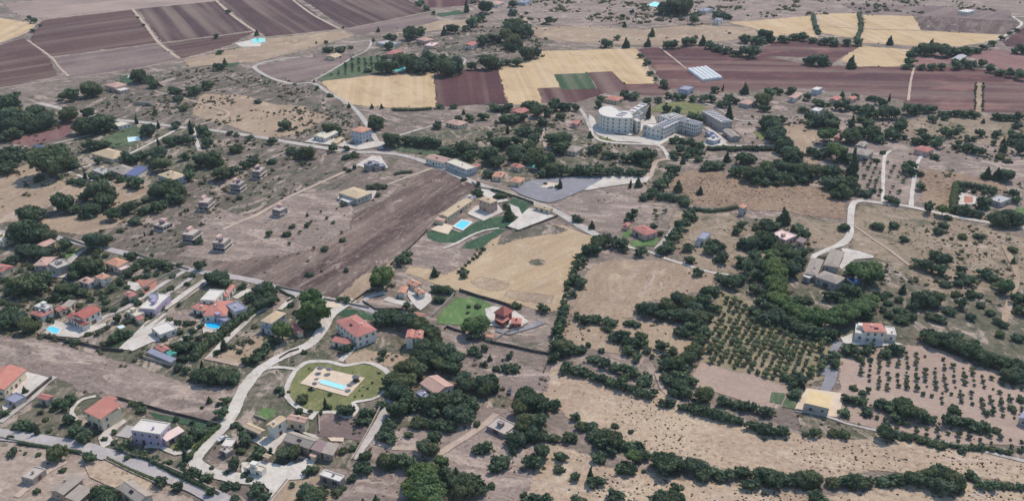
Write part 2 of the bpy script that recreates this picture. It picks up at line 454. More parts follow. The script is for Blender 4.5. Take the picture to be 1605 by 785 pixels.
S('mauve', 'a1:20,405 270,358 420,350 590,350 340,485 220,510 40,450', 'fallow brown triangle inside the white lanes', ew=2)
# purple fields
S('pale', 'a0:20,25 260,0 600,-90 1200,-60 1330,5 840,55 450,100 265,118 110,92', 'pale pinkish strip above the purple fields')
S('purple', 'a0:268,125 800,66 968,266 620,305 330,348 185,246', 'purple ploughed field, the leftmost large square', ew=1.5)
S('purple2', 'a0:850,58 1318,12 1540,188 1000,262', 'purple ploughed field between two diagonal tracks', ew=1.5)
S('purple2', 'F:340,-12 452,-8 526,46 418,58 399,46 346,4', 'purple ploughed field left of the third diagonal track', ew=1.5)
S('purple2', 'F:462,-10 600,-20 640,2 656,9 671,19 545,45 538,42', 'purple ploughed field at the right end of the row', ew=1.5)
S('purple', 'a0:-60,295 140,240 180,260 295,360 345,466 100,520 -60,550', 'purple ploughed field cut by the left picture edge', ew=1.5)
S('mauve', 'a0:305,360 960,275 1095,370 850,418 560,462 420,470', 'faded mauve field below the leftmost purple square', ew=1.5)
S('purple', 'a0:1020,272 1555,198 1430,262 1400,280 1120,358', 'narrow purple field beside the turquoise basin', ew=1.5)
S('straw', 'a0:-60,110 0,115 110,132 205,142 190,188 0,265 -60,285', 'small straw field on the left picture edge', ew=1.5)
S('tan', 'F:291,94 400,71 423,61 535,48 553,56 477,78 400,97 335,101 297,106', 'tan grassy strip between track and scrub')
S('mauve', 'a1:570,180 1058,85 1130,130 900,172 620,213', 'narrow mauve strip above the far gardens')
S('maroon', 'a1:1010,0 1000,-60 1320,-60 1390,28 1060,50', 'far maroon parcel on the upper edge')
S('lawn', 'a1:1110,88 1250,66 1272,86 1140,106', 'thin green strip by the far cypresses', 'lawn', 1, cat='lawn')
S('tan', 'a1:1130,130 1310,125 1290,165 1000,200 850,210', 'pale dry strip below the far hedge')
# left middle
S('redpale', 'b0:40,122 250,50 a0:440,720 520,715 b0:440,40 420,92 180,150', 'reddish strip field beside the dense left wood', ew=1.5)
S('tan', 'b0:-60,350 0,338 180,262 210,325 440,392 545,420 480,472 320,482 270,522 110,606 0,622 -60,630', 'wide tan field left of the tree-lined gardens')
S('tan', 'b0:690,360 850,392 945,420 850,482 740,505 640,565 450,582 285,602 275,645 500,700 690,645 740,610 660,520', 'dry tan yard among the scattered left trees', 'clearing', cat='clearing')
S('greybrown', 'F:330,330 400,345 470,305 530,300 545,330 552,355 500,392 420,408 330,408 290,398', 'speckled dry ground around the small ruined house', 'clearing', 6, 3, cat='clearing')
S('brown', 'F:598,318 622,300 650,280 676,268 703,272 755,294 716,308 692,335 668,360 640,390 600,418 560,445 523,470 480,460 435,450 330,422 345,411 420,407 500,392 555,357 562,336', 'large brown ploughed field left of the pool villa', ew=4, jit=1.5)
S('tan', 'F:330,424 435,452 523,471 560,446 600,420 620,405 600,440 575,470 520,474', 'dry verge along the left street', 'verge', 3, 1.5, cat='verge')
# middle
S('greybrown', 'F:668,362 700,368 757,390 715,426 700,432 645,420 628,412', 'grey garden plots beside the dry meadow')
S('straw_main', 'F:800,362 850,352 884,357 935,374 920,388 905,412 893,440 886,462 876,486 850,488 820,476 770,467 727,456 690,445 665,436 640,428 645,420 700,432 715,425 757,391', 'large dry golden meadow with a dark round patch')
S('tan', 'F:930,420 960,408 1000,408 1060,414 1118,430 1105,452 1060,464 1010,472 1000,492 965,502 900,494 884,482 905,455', 'dry tan field right of the golden meadow')
S('tan', 'F:895,505 960,495 1040,505 1055,525 1080,536 1050,555 1000,560 930,545 880,535', 'dry clearing among round bushes', 'clearing', 4, 2, cat='clearing')
S('brownspeck', 'F:1048,285 1080,268 1130,270 1195,290 1300,295 1322,318 1322,342 1270,338 1230,330 1130,328 1080,318 1060,308', 'tufted brown pasture beside the little tower house')
S('greybrown', 'F:870,323 920,302 960,294 1010,290 1002,320 985,340 965,362 930,360 905,345', 'grey weedy field below the asphalt lot')
S('brownspeck', 'b3:975,300 1190,322 1480,382 1490,438 1420,450 1180,398 1155,540 1060,540 990,490', 'reddish brown field left of the hedged sports court')
S('tan', 'b3:128,20 380,30 335,105 262,170 262,195 360,232 290,262 265,225 195,130 150,70', 'tan field between the diagonal tree hedge and gardens')
S('tanscrub', 'F:1400,194 1500,180 1625,185 1625,236 1560,228 1500,222 1440,214 1390,206', 'tan pasture dotted with dark bushes')
S('tanscrub', 'F:1060,330 1130,330 1180,360 1190,400 1150,430 1110,425 1070,400 1050,370', 'dry garden ground around the grey flat-roofed house', 'clearing', 4, 2, cat='clearing')
S('tanscrub', 'F:1195,340 1270,345 1330,355 1325,385 1260,385 1200,360', 'dry grass left of the winding lane', 'clearing', 4, 2, cat='clearing')
S('scrubgreen', 'c2:115,100 130,90 165,88 198,97 194,110 165,117 130,112', 'dark round weedy patch in the golden meadow', 'weedy_patch', 2, 1, cat='patch')
S('tan', 'c1:1345,228 1390,210 1460,218 1525,240 1495,268 1430,265', 'brown burnt patch at the lower side of the golden meadow', 'weedy_patch', 4, 1.5, cat='patch')
S('tan', 'c2:0,290 100,305 240,320 230,340 120,330 0,305', 'long brown patch near the pagoda-like house', 'weedy_patch', 4, 1.5, cat='patch')
S('darkscrub', 'F:800,364 850,353 884,358 870,362 810,371 785,380', 'dark weedy margin at the top of the golden meadow', 'weedy_patch', 4, 2, cat='patch')
# right orchards
S('grove_soil', 'F:1130,455 1170,470 1215,500 1300,535 1292,590 1238,610 1170,586 1100,570', 'pinkish ground under the dense green orchard', 'orchard_ground', 2, cat='orchard')
S('pink', 'F:1100,571 1170,587 1238,609 1212,640 1140,620 1085,606', 'bare pink field below the dense orchard', ew=1.5)
S('pink', 'F:1318,568 1395,545 1460,545 1530,575 1625,605 1625,700 1500,690 1380,672 1300,650 1320,610', 'pinkish ground under rows of small olive trees', 'orchard_ground', 2, cat='orchard')
S('foreground', 'F:872,582 950,602 1030,622 1080,640 1160,664 1260,688 1400,690 1625,728 1625,758 1500,742 1380,736 1250,746 1120,732 1010,702 900,652 850,612', 'broad dry straw meadow across the near right', ew=4, jit=1.5)
S('foreground', 'F:795,800 805,705 850,690 950,742 1100,762 1300,776 1625,768 1625,820 795,820', 'dry speckled meadow on the lower picture edge', ew=4, jit=1.5)
S('greybrown', 'F:695,515 770,545 862,560 850,612 800,622 740,592 700,560', 'grey dry plot dotted with small bushes', ew=3)
S('greybrown', 'F:600,690 700,660 800,640 830,700 790,785 540,790 560,720', 'grey trampled ground among the near trees', 'clearing', 5, 2, cat='clearing')
S('mauve', 'd1:400,260 560,250 640,290 720,310 660,420 560,400 390,365', 'mauve bare plot below the oval pool garden', ew=1.5)
S('tan', 'd1:120,783 200,660 340,645 520,690 470,740 400,810 100,810', 'tan plot on the lower edge beside the driveway', ew=2)
# left front
S('greybrown', 'F:-20,528 60,533 170,565 280,602 372,610 345,667 230,645 150,615 90,590 -20,572', 'long grey fallow field between the villas and near houses', ew=3)
S('dusty', 'F:-20,703 60,706 140,728 200,752 300,790 -20,800', 'pale dusty ground in the lower left corner', ew=3)
S('tan', 'c1:560,690 650,650 980,690 960,740 860,735 700,700 580,735', 'dry garden below the red-roofed villa', 'clearing', 2, cat='clearing')
S('tan', 'c0:1390,640 1600,560 1590,690 1480,740 1330,700', 'tan plot between the dark hedge and white road', 'clearing', 2, cat='clearing')
S('greybrown', 'c1:140,300 240,320 180,370 110,400', 'bare plot beside the tall street trees', 'clearing', 1.5, cat='clearing')
S('greybrown', 'c1:660,345 700,325 910,350 900,395 740,395 680,390', 'hedged bare plot along the left street', 'clearing', 1, cat='clearing')
S('greybrown', 'c0:1090,400 1230,380 1260,450 1140,480 1060,450', 'bare plot left of the large salmon-roofed villa', 'clearing', 1, cat='clearing')

# lawns
def L(mat, spec, label, ew=.8, jit=.5, **k):
    return sheet('lawn', spec, M[mat], ew, jit, 3.0, label, 'lawn', **k)
L('lawn', 'e8:60,610 320,590 400,625 580,510 830,450 980,470 870,570 640,590 350,720 200,720 90,680', 'dark green lawn below the turquoise villa pool')
L('lawn', 'e8:480,720 800,585 860,592 720,690 600,785 420,785', 'dark green lawn under the villa footpath')
L('lawn', 'e8:880,310 960,272 1130,330 1020,362 930,342', 'small lawn beside the villa gatehouse')
L('lawn', 'e8:1008,372 1122,350 1040,424', 'little triangular lawn at the villa car park')
L('lawn', 'e8:500,200 600,170 640,210 580,265', 'small lawn at the end of the long barn')
L('brightlawn', 'e7:640,405 740,312 900,300 1080,370 1030,420 1040,540 830,570 560,562 560,510', 'bright green lawn left of the pagoda-roofed house', ew=1.6)
L('olivelawn', 'k:480,230 560,198 750,192 900,232 1120,208 1250,238 1358,322 1335,430 1250,528 1100,568 1000,590 880,700 620,690 450,630 345,540 345,430 420,290', 'oval olive lawn around the cream pool deck', smooth=True)
L('brightlawn', 'f4:180,235 250,140 410,185 400,220 310,295 190,250', 'small fenced bright lawn by the cream farmhouse')
L('lawn', 'c1:500,395 600,390 730,430 720,455 490,415', 'thin lawn between street and red-roofed villa')
L('grove', 'b1:850,120 1000,165 1240,210 1210,235 1000,200 860,180', 'green strip beside the long white road building')
L('brightlawn', 'b2:680,700 740,670 760,690 700,720', 'small lawn left of the pink hipped house')
L('brightlawn', 'b2:740,740 830,720 910,725 880,765 760,770', 'lawn in front of the pink hipped house')
L('lawn', 'c0:660,590 800,520 860,530 700,640', 'dark lawn between two villa driveways')
L('brightlawn', 'c0:380,60 470,20 510,30 420,75', 'lawn beside the upper left villas')
L('olivelawn', 'a2:930,630 1100,625 1200,660 1180,700 1000,700 850,680', 'yellow green lawn behind the large convent')
L('olivelawn', 'b2:1490,70 1600,30 b3:60,90 0,110 b2:1540,120', 'yellow green orchard lawn right of the convent')
L('olivelawn', 'b2:550,100 640,95 730,110 690,130 580,125', 'yellow lawn patch before the curved convent wall')
L('grove', 'd3:160,140 210,150 195,220 130,210', 'small green vegetable patch by the yellow-roofed shed')
L('grove', 'd3:60,120 140,130 120,190 55,180', 'dark vegetable rows on the pink field')
L('scrubgreen', 'd3:225,260 330,260 480,310 690,350 700,400 560,410 380,390 240,350', 'green weedy bank below the yellow-roofed shed')
L('lawn', 'd0:920,235 1040,262 1200,295 1330,320 1300,340 1140,310 960,265', 'green strip behind the lilac house')
L('olivelawn', 'd0:1040,450 1100,420 1200,440 1160,480 1060,475', 'round lawn beside the lilac house')
L('scrubgreen', 'd0:120,260 240,210 420,260 470,330 440,400 330,380 100,350', 'weedy garden in front of the salmon-roofed house')
L('lawn', 'b3:1350,470 1400,470 1390,550 1310,540', 'lawn beside the hedged sports court')
L('brightlawn', 'b3:1560,530 1640,540 1640,610 1580,590', 'bright lawn cut by the right picture edge')
L('lawn', 'a0:740,470 850,460 870,500 800,510 745,505', 'small far lawn beside the pink ruin')
L('lawn', 'a0:1310,400 1470,385 1460,400 1340,415', 'thin far lawn above the stony scrub')
L('grove', 'b0:620,110 830,30 900,70 820,150 700,160', 'green garden around the far round lawn pool')

sheet('yard', 'g:20,330 60,470 120,540 300,600 520,610 700,640 900,560 1000,570 880,520 560,560 300,540 110,450 80,380', M['white'], 1.5, .6, 3.0, 'pale paving in front of the convent wings', 'yard')
sheet('yard', 'g:520,400 600,340 690,350 700,430 580,440 540,520', M['white'], 1.5, .6, 3.0, 'pale inner court between the convent wings', 'yard')
# roads and lanes
def R(name, spec, w, mat, label, ew=.5, **k):
    w *= {'road': .82, 'path': .62, 'driveway': .72, 'track': .72}[name]
    return road(name, spec, w, M[mat], ew, label, {'road': 'road', 'path': 'path', 'track': 'track', 'driveway': 'driveway'}.get(name, name), **k)
R('track', 'a0:-80,552 100,527 560,465 850,420 1110,366 1400,300 1605,268 a1:60,232 530,183 1060,76 1290,38 1420,10', 2.6, 'track', 'long dirt track along the lower edge of the purple fields')
R('track', 'a0:-60,280 0,265 110,225 190,185 250,130 450,100 840,55 1300,10 1500,-40', 3, 'track', 'dirt track along the upper edge of the purple fields')
R('track', 'a0:170,250 310,350 360,410 420,470', 3, 'track', 'short diagonal track across the left purple fields')
R('track', 'a0:815,60 900,165 975,265 1100,362', 4.5, 'track', 'diagonal grassy track between the two purple squares')
R('track', 'a0:1325,5 1430,100 1560,190 1605,215', 4.5, 'track', 'diagonal grassy track right of the middle purple field')
R('track', 'a1:215,-10 350,90 520,180', 4.5, 'track', 'diagonal grassy track between the far right purple fields')
R('track', 'a0:320,352 640,315 965,268 1250,235 1560,192', 2.6, 'track', 'dirt track crossing the purple fields lengthwise')
R('road', 'F:60,162 120,176 179,188 222,192 281,200 340,206 410,216 450,223 500,231 545,238 600,240 640,246 690,263 725,279 760,293 830,316 870,331 905,352 942,373', 6.5, 'road', 'main pale road winding past the tall orange-roofed house')
R('road', 'F:598,234 585,212 576,198 563,179 543,161 515,146 490,131 459,132 428,124 405,112 400,104 425,96 470,90', 4.5, 'road', 'white lane climbing from the tall house to the brown triangle')
R('path', 'a1:345,500 460,440 590,360 690,305 700,250 560,275 420,290', 3, 'road', 'white lane into the far pink villas')
R('path', 'a1:1250,430 1290,370 1240,355 1130,380', 3, 'road', 'short white lane by the far wood')
R('road', 'F:-30,362 60,368 110,378 190,396 250,411 300,424 350,432 400,441 433,452 470,461 512,470 550,477 590,489', 5.5, 'asphalt', 'straight pale street along the upper edge of the villas')
R('track', 'b1:690,235 620,280 550,312 400,380 240,452 110,520 0,582 F:380,346 350,360', 3.2, 'track', 'straight pale track past the small ruined houses')
R('track', 'b1:1090,290 960,335 830,385 780,405', 3, 'track', 'short pale track into the brown ploughed field')
R('path', 'a0:940,560 1120,605 1290,655 1390,685 1400,710 1340,740 1230,765', 3, 'track', 'curving dirt path through the stony scrub')
R('road', 'b3:1660,675 1500,640 1340,615 1100,570 900,525 740,505 600,490 555,510 542,580 540,640 530,710 470,760 400,790 F:1290,395 1275,402', 4.5, 'white', 'winding white lane to the grey-roofed villa')
R('path', 'b3:738,500 740,400 742,300 752,215 790,180', 3, 'white', 'white lane between two narrow olive strips')
R('path', 'b3:912,522 918,440 935,330 955,250 1000,195 1060,180', 3.6, 'white', 'white lane up to the pink house')
R('path', 'b3:560,640 700,740 F:1395,393 1425,416', 2.2, 'track', 'thin straight footpath over the tan scrub')
R('path', 'c2:640,0 720,10 860,42 950,80 1080,120 1230,165 1340,180', 3, 'white', 'white path behind the tan field')
R('path', 'b2:1000,655 960,710 890,785', 3, 'road', 'white drive beside the pink hipped house')
R('path', 'b2:480,-10 505,80 570,125 720,140 900,150 950,190 975,240', 4.5, 'white', 'curved white drive around the convent front')
R('path', 'b2:860,242 1000,240 1220,240 1330,225', 3, 'road', 'pale lane below the convent garden')
R('path', 'a2:420,660 455,710 490,790', 4, 'road', 'pale lane left of the convent')
R('path', 'a2:950,628 1100,618 1230,648 1310,690 1400,740 1605,745', 3, 'road', 'curved pale path behind the convent')
R('path', 'b2:900,150 1000,95', 4, 'white', 'white forecourt path before the convent')
R('path', 'b2:1210,160 1290,130 1330,150 1480,152 1660,150', 4, 'white', 'white service lane right of the convent')
R('path', 'b2:1200,40 1270,90 1320,130', 6, 'white', 'white service yard strip between convent annexes')
R('track', 'b1:870,95 980,60 1090,30 1150,0', 3, 'road', 'short white lane above the road building')
R('path', 'b2:220,175 200,100 205,20 195,-40', 3, 'track', 'dirt lane through the scrub left of the convent')
R('track', 'b2:985,235 900,245 870,290 850,340 830,360', 6, 'track', 'bare dirt approach behind the asphalt lot')
R('track', 'a2:280,140 340,150 460,178 620,165 740,180 900,165 1100,148 1300,138 1605,118', 3, 'track', 'far dirt lane below the hazy rough land')
R('track', 'a2:60,85 130,150 230,130', 4, 'track', 'far dirt corner track by the dark trees')
R('track', 'a2:920,295 1000,360 1080,425', 2.5, 'track', 'dirt track leading to the white greenhouse')
R('track', 'a3:930,420 910,500 895,620', 2.5, 'track', 'thin pale track across the red field')
R('track', 'a3:1330,510 1330,600 1325,690', 6, 'tan', 'pale grassy strip lined by little bushes on the red field')
R('track', 'a3:365,160 600,178 980,190 1470,215', 2, 'track', 'thin white track between the straw parcels')
R('track', 'a3:330,100 345,130 340,160', 4, 'track', 'short far track among straw parcels')
R('track', 'a3:1640,110 1540,105 1590,150 1500,215 1440,250', 4, 'white', 'white dirt track in the upper right corner')
R('path', 'b0:1190,45 1200,110 1225,180', 4, 'white', 'short white dirt drive below the main road')
R('path', 'b0:420,320 560,270 680,240 800,200 960,120 1110,40', 3.4, 'white', 'white garden drive up to the main road')
R('path', 'b0:330,140 400,125 520,95 700,50 870,10', 3, 'road', 'pale lane along the reddish strip field')
R('driveway', 'b0:470,330 600,375 680,380', 3, 'white', 'white wall-side drive among the left gardens')
# villa quarter
R('driveway', 'c0:545,15 470,60 400,110 320,185', 4, 'road', 'pale drive to the grey round-fronted villa')
R('driveway', 'c0:500,40 300,210 F:40,452 0,475', 2.6, 'road', 'narrow lane between the left villa gardens')
R('driveway', 'c0:1130,160 980,250 860,330 760,390 640,440 560,500', 3.6, 'road', 'long straight drive to the big red villa')
R('driveway', 'c0:1200,180 1090,260 940,350 880,390', 3, 'road', 'straight drive right of the dark lawn strip')
R('driveway', 'c0:1270,215 1130,310 1000,410 900,500 760,640', 7, 'white', 'wide pale strip drive in the middle of the villas')
R('driveway', 'c0:1530,270 1440,325', 4, 'white', 'short white drive of the salmon-roofed villa')
R('driveway', 'c0:1250,470 1100,590', 3, 'road', 'pale path left of the bright blue pool')
R('driveway', 'c0:1640,385 1560,420 1480,500 1400,570 1330,640 1270,700', 3.6, 'white', 'pale lane beside the long dark hedge')
R('driveway', 'c0:1270,690 1400,720 1500,740', 3, 'track', 'dirt path below the long dark hedge')
R('driveway', 'c1:640,372 690,320 800,290', 3.6, 'asphalt', 'short asphalt turning off the left street')
R('driveway', 'c1:800,325 860,345 960,365', 5, 'white', 'white drive to the house with orange roof wings')
R('driveway', 'c1:240,310 200,350 150,395', 3.6, 'white', 'white drive to the tan-roofed villa')
R('driveway', 'c1:520,712 600,640 700,560 720,520', 3, 'white', 'white path from the oval garden to the red-roofed villa')
R('path', 'k:480,215 560,180 750,178 880,212 960,215 1120,188 1260,222 1372,310 1350,430 1262,540 1110,580 1005,600 1040,660 1000,730 930,750 870,720 800,695 700,700 600,705 500,680 400,620 330,540 325,440 400,290', 2.6, 'white', 'winding white path around the oval pool lawn', closed=True)
R('path', 'k:430,260 300,240 180,240 80,270 0,330', 2.4, 'white', 'white path from the oval garden to the driveway')
R('path', 'k:620,700 560,770', 3, 'white', 'white path down to the cream farmhouse')
R('driveway', 'F:555,470 520,492 508,512 492,535 470,548 440,560 405,582 388,602 378,618 368,640 358,660 340,680 320,702 306,722 318,735 345,745 400,752 430,748', 6.6, 'white', 'broad white gravel road from the street to the farm', ew=.8)
R('path', 'd1:835,150 800,220 760,300 700,400 650,470 610,530', 4, 'road', 'pale concrete lane beside the mauve plot')
R('path', 'd1:750,430 850,460 990,465', 3, 'track', 'short pale path under the near trees')
R('track', 'd1:1480,250 1400,320 1300,390 1200,450 1100,520', 3.5, 'track', 'dirt track from the concrete ruin')
R('driveway', 'd1:190,640 130,710 60,800', 5, 'white', 'white driveway leaving over the lower edge')
R('road', 'F:-30,677 0,681 64,690 128,702 160,711 204,722 255,741 306,764 352,787 390,806', 7.5, 'asphalt', 'wide pale street across the lower left corner')
R('driveway', 'f2:470,640 420,560 560,420 620,380', 6, 'white', 'pale drive of the salmon-roofed house')
R('driveway', 'f2:600,560 720,450', 8, 'asphalt', 'concrete yard left of the lilac house')
R('path', 'f2:330,140 200,170 120,230 80,310 150,410', 2.6, 'white', 'curved white path beside the salmon-roofed house')
R('path', 'f2:830,660 1000,660 1150,730 1330,690', 2.2, 'white', 'white garden path before the lilac house')
R('driveway', 'f1:680,240 560,330 420,480 220,640 0,800', 3, 'road', 'long pale drive by the left salmon roof')
R('track', 'f3:820,300 600,420 400,580 200,740', 3, 'track', 'dirt track past the small flat hut')
R('driveway', 'd3:430,-20 410,60 385,110 400,200 440,260', 6, 'lot', 'grey drive down to the yellow-roofed shed')
R('path', 'd3:200,232 380,262 520,312 700,352 950,400 1200,442 1400,490 1640,550', 2, 'road', 'thin pale lane along the olive rows')
R('track', 'd2:900,0 930,90 980,140 1020,200', 3, 'track', 'footpath through the bushes to the straw meadow')
R('driveway', 'c3:470,590 440,640 400,720 380,800', 4, 'lot', 'grey drive from the white house')
R('track', 'c3:1480,0 1560,180 1520,330 1480,480', 4, 'tan', 'sandy track through the right scrub')
R('track', 'c1:1480,520 1560,538 c2:20,528 120,500 200,470', 4, 'lot', 'grey drive round the pagoda-roofed house')
# yards
def Y(mat, spec, label, ew=.5, jit=.3, name='yard'):
    return sheet(name, spec, M[mat], ew, jit, 3.0, label, 'yard')
Y('lot', 'b2:0,412 150,360 290,350 540,335 600,342 460,420 320,480 240,502 170,490 60,450', 'wide blue grey asphalt lot beside the main road')
Y('white', 'b2:460,425 600,342 700,335 800,350 850,345 830,375 720,385 600,400', 'white gravel behind the asphalt lot', ew=2)
Y('sand', 'e8:1225,160 1300,110 1400,120 1400,150 1360,172 1260,160', 'sandy traffic island in the asphalt lot', ew=.3)
Y('white', 'e8:880,570 1000,470 1110,370 1390,462 1180,530 1030,600 950,600', 'white gravel car park of the pool villa')
Y('white', 'e8:900,330 1000,365 1030,440 1000,470 960,440 900,370', 'white path into the villa car park')
Y('white', 'e8:480,430 560,350 780,330 840,410 640,500', 'white paved terrace around the brick villa')
Y('sand', 'e8:100,590 230,530 330,560 270,640', 'sandy terrace at the villa pool')
Y('white', 'e8:620,160 700,190 760,230 900,260 880,300 780,320 640,240', 'white forecourt behind the brick villa')
R('path', 'e8:800,578 640,605 500,660 350,740 230,785', 2.2, 'white', 'curving footpath through the villa lawns')
Y('sand', 'k:470,402 640,237 1120,350 950,535', 'cream paved deck around the oval garden pool', jit=.1)
Y('white', 'e7:1030,420 1120,390 1330,440 1470,550 1380,600 1200,602 1060,580', 'white apron around the pagoda-roofed house')
Y('white', 'e7:230,210 320,210 480,270 490,330 380,430 320,380 250,280', 'white court of the house with orange roof wings')
Y('white', 'e9:690,240 760,235 900,270 1090,330 1090,350 850,370 700,490 680,470 740,300', 'white forecourt of the grey-roofed villa', name='forecourt')
R('driveway', 'e9:330,360 420,300 560,230 690,200 780,130 800,0', 3.4, 'white', 'curved white drive to the grey-roofed villa')
Y('sand', 'd3:200,225 270,95 490,130 470,270 380,262', 'pale concrete apron around the yellow-roofed shed')
Y('white', 'c3:480,570 560,540 570,590 820,600 860,610 700,620 500,600', 'pale terrace in front of the white house')
Y('white', 'f4:100,540 380,510 620,420 900,490 940,540 640,420 500,560 420,640 380,720 200,600', 'white farm courtyard below the cream farmhouse')
Y('white', 'f5:0,480 0,320 260,300 520,370 700,240 880,310 740,520 540,530 430,700 300,620 260,560', 'broad white gravel yard in the lower middle')
Y('sand', 'f4:1060,520 1240,530 1240,570 1100,560', 'sandy pad beside the mauve barns')
Y('white', 'e2:550,500 640,340 840,380 1010,430 1300,370 1310,400 950,550 730,525', 'white pool terrace of the big red villa')
Y('white', 'e4:920,260 980,190 1180,230 1130,320 930,335', 'white hexagonal surround of the bright blue pool', jit=.1)
Y('white', 'e4:180,340 460,160 640,220 620,260 390,430 300,440 40,560 0,470', 'white paved courtyard in the middle of the villas')
Y('terracotta', 'e3:60,300 120,285 190,330 380,290 340,400 190,500 150,490 290,400 180,390', 'terracotta paved terrace between two drives')
Y('white', 'e1:600,380 830,300 840,440 700,430 610,410', 'pale yard of the grey round-fronted villa')
Y('white', 'e3:0,330 110,350 190,430 100,450 0,400', 'white terrace beside the terracotta paving')
Y('white', 'b1:300,130 380,95 520,110 590,150 720,130 790,130 800,150 640,180 480,150', 'pale forecourt of the tall orange-roofed house')
Y('white', 'b1:510,470 700,430 745,430 720,480 620,515 520,500', 'pale terrace around the tan hipped house')
Y('white', 'b1:620,270 720,215 770,220 815,290 700,300', 'pale slab around the roofless house')
Y('white', 'a0:1440,270 1530,250 1605,270 a1:30,290 a0:1480,292', 'pale pad around the far turquoise basin')
Y('white', 'b3:1205,450 1215,442 1310,470 1300,515 1205,515', 'pale edge of the small sports court', jit=0)
Y('terracotta', 'b3:1240,462 1290,470 1285,505 1238,505', 'orange sports court inside the hedge', jit=0)
Y('terracotta', 'd1:1190,70 1240,70 1150,165 1125,160', 'orange terrace of the pink-tiled house')
Y('sand', 'c1:420,345 500,350 520,385 430,380', 'sandy forecourt beside the tall street tree')
Y('foreground', 'd0:520,560 660,540 800,600 940,670 900,720 800,650 700,710 560,640', 'pale dusty yard between the near barns')
Y('white', 'f1:30,600 180,560 260,500 60,400 190,260 340,190 560,250 640,260 520,350 420,450 240,580 60,700', 'pale yard behind the left salmon roof')
Y('white', 'b2:1180,150 1260,90 1330,145 1320,160 1210,165', 'white yard between the convent annexes')
Y('white', 'b2:540,10 590,50 760,80 740,90 590,70 545,30', 'white ramp along the curved convent wall')
# ------------------------------------------------------------------ buildings
WALL = {k: plain('wall_' + k, c, .9, .22, .5) for k, c in dict(white=(226, 222, 216), cream=(222, 206, 182), grey=(178, 174, 172), lilac=(176, 164, 196), pink=(220, 184, 176),
        brick=(198, 166, 152), concrete=(152, 142, 142), darkred=(150, 72, 68), unfin=(124, 112, 120), stone=(170, 152, 136), blue=(186, 192, 208), convent=(222, 219, 216)).items()}
ROOF = {k: roofmat('tiles_' + k, c, c2) for k, c, c2 in (('salmon', (198, 134, 122), (210, 154, 138)), ('red', (178, 108, 101), (192, 128, 115)), ('orange', (204, 150, 126), (214, 176, 152)),
        ('tan', (204, 182, 153), (214, 196, 170)), ('greytan', (168, 157, 148), (184, 173, 162)), ('mauve', (150, 130, 132), (166, 147, 146)), ('pinktile', (200, 164, 152), (212, 182, 168)),
        ('rose', (186, 124, 118), (202, 150, 138)))}
ROOF.update({k: plain('roof_' + k, c, .8, .2, .35) for k, c in dict(white=(220, 214, 208), grey=(180, 178, 180), cream=(214, 205, 188), pinkish=(232, 206, 200), blue=(98, 108, 150), teal=(92, 172, 160),
        slate=(150, 152, 172), concrete=(192, 180, 172), yellow=(228, 202, 156)).items()})
M['glass'] = plain('window_glass', (44, 50, 62), .15, .3, 1.0, .5)
M['frame'] = plain('window_frame', (214, 208, 200), .6, .1)
M['shutter'] = plain('shutter', (96, 84, 78), .7, .2)
M['door'] = plain('door_wood', (104, 78, 62), .7, .3)
M['dark'] = plain('dark_void', (52, 46, 58), .9, .2)
M['metal'] = plain('dull_metal', (150, 154, 160), .45, .2)
M['stonewall'] = plain('dry_stone', (182, 170, 158), .95, .4, 1.2)
M['blackline'] = plain('dark_wall', (84, 78, 74), .95, .3, 1.0)

def box_vf(x0, y0, z0, x1, y1, z1):
    v = [(x0, y0, z0), (x1, y0, z0), (x1, y1, z0), (x0, y1, z0), (x0, y0, z1), (x1, y0, z1), (x1, y1, z1), (x0, y1, z1)]
    f = [(0, 3, 2, 1), (4, 5, 6, 7), (0, 1, 5, 4), (1, 2, 6, 5), (2, 3, 7, 6), (3, 0, 4, 7)]
    return v, f

def boxes_mesh(name, boxes, mat):
    V, Fc = [], []
    for b in boxes:
        v, f = box_vf(*b)
        Fc += [tuple(i + len(V) for i in q) for q in f]
        V += v
    return mesh_of(name, V, Fc, mat)

WIN_M, PANE_M = {}, {}
def win_mesh(w, h):
    k = (round(w, 1), round(h, 1))
    if k not in WIN_M:
        a, b, t = w / 2, h / 2, .12
        WIN_M[k] = boxes_mesh('window', [(-a - t, -.10, -b - t - .06, a + t, .06, -b), (-a - t, -.07, b, a + t, .06, b + t), (-a - t, -.07, -b, -a, .06, b), (a, -.07, -b, a + t, .06, b), (-.04, -.05, -b, .04, .05, b)], M['frame'])
        PANE_M[k] = boxes_mesh('pane', [(-a, -.03, -b, a, .03, b)], M['glass'])
    return WIN_M[k], PANE_M[k]
DOOR_M = boxes_mesh('door', [(-.55, -.07, 0, .55, .05, 2.15), (-.68, -.1, 0, -.55, .05, 2.28), (.55, -.1, 0, .68, .05, 2.28), (-.55, -.1, 2.15, .55, .05, 2.28)], M['door'])
GATE_M = boxes_mesh('garage_door', [(-1.4, -.06, 0, 1.4, .05, 2.3), (-1.4, -.09, .7, 1.4, -.05, .76), (-1.4, -.09, 1.5, 1.4, -.05, 1.56)], M['shutter'])

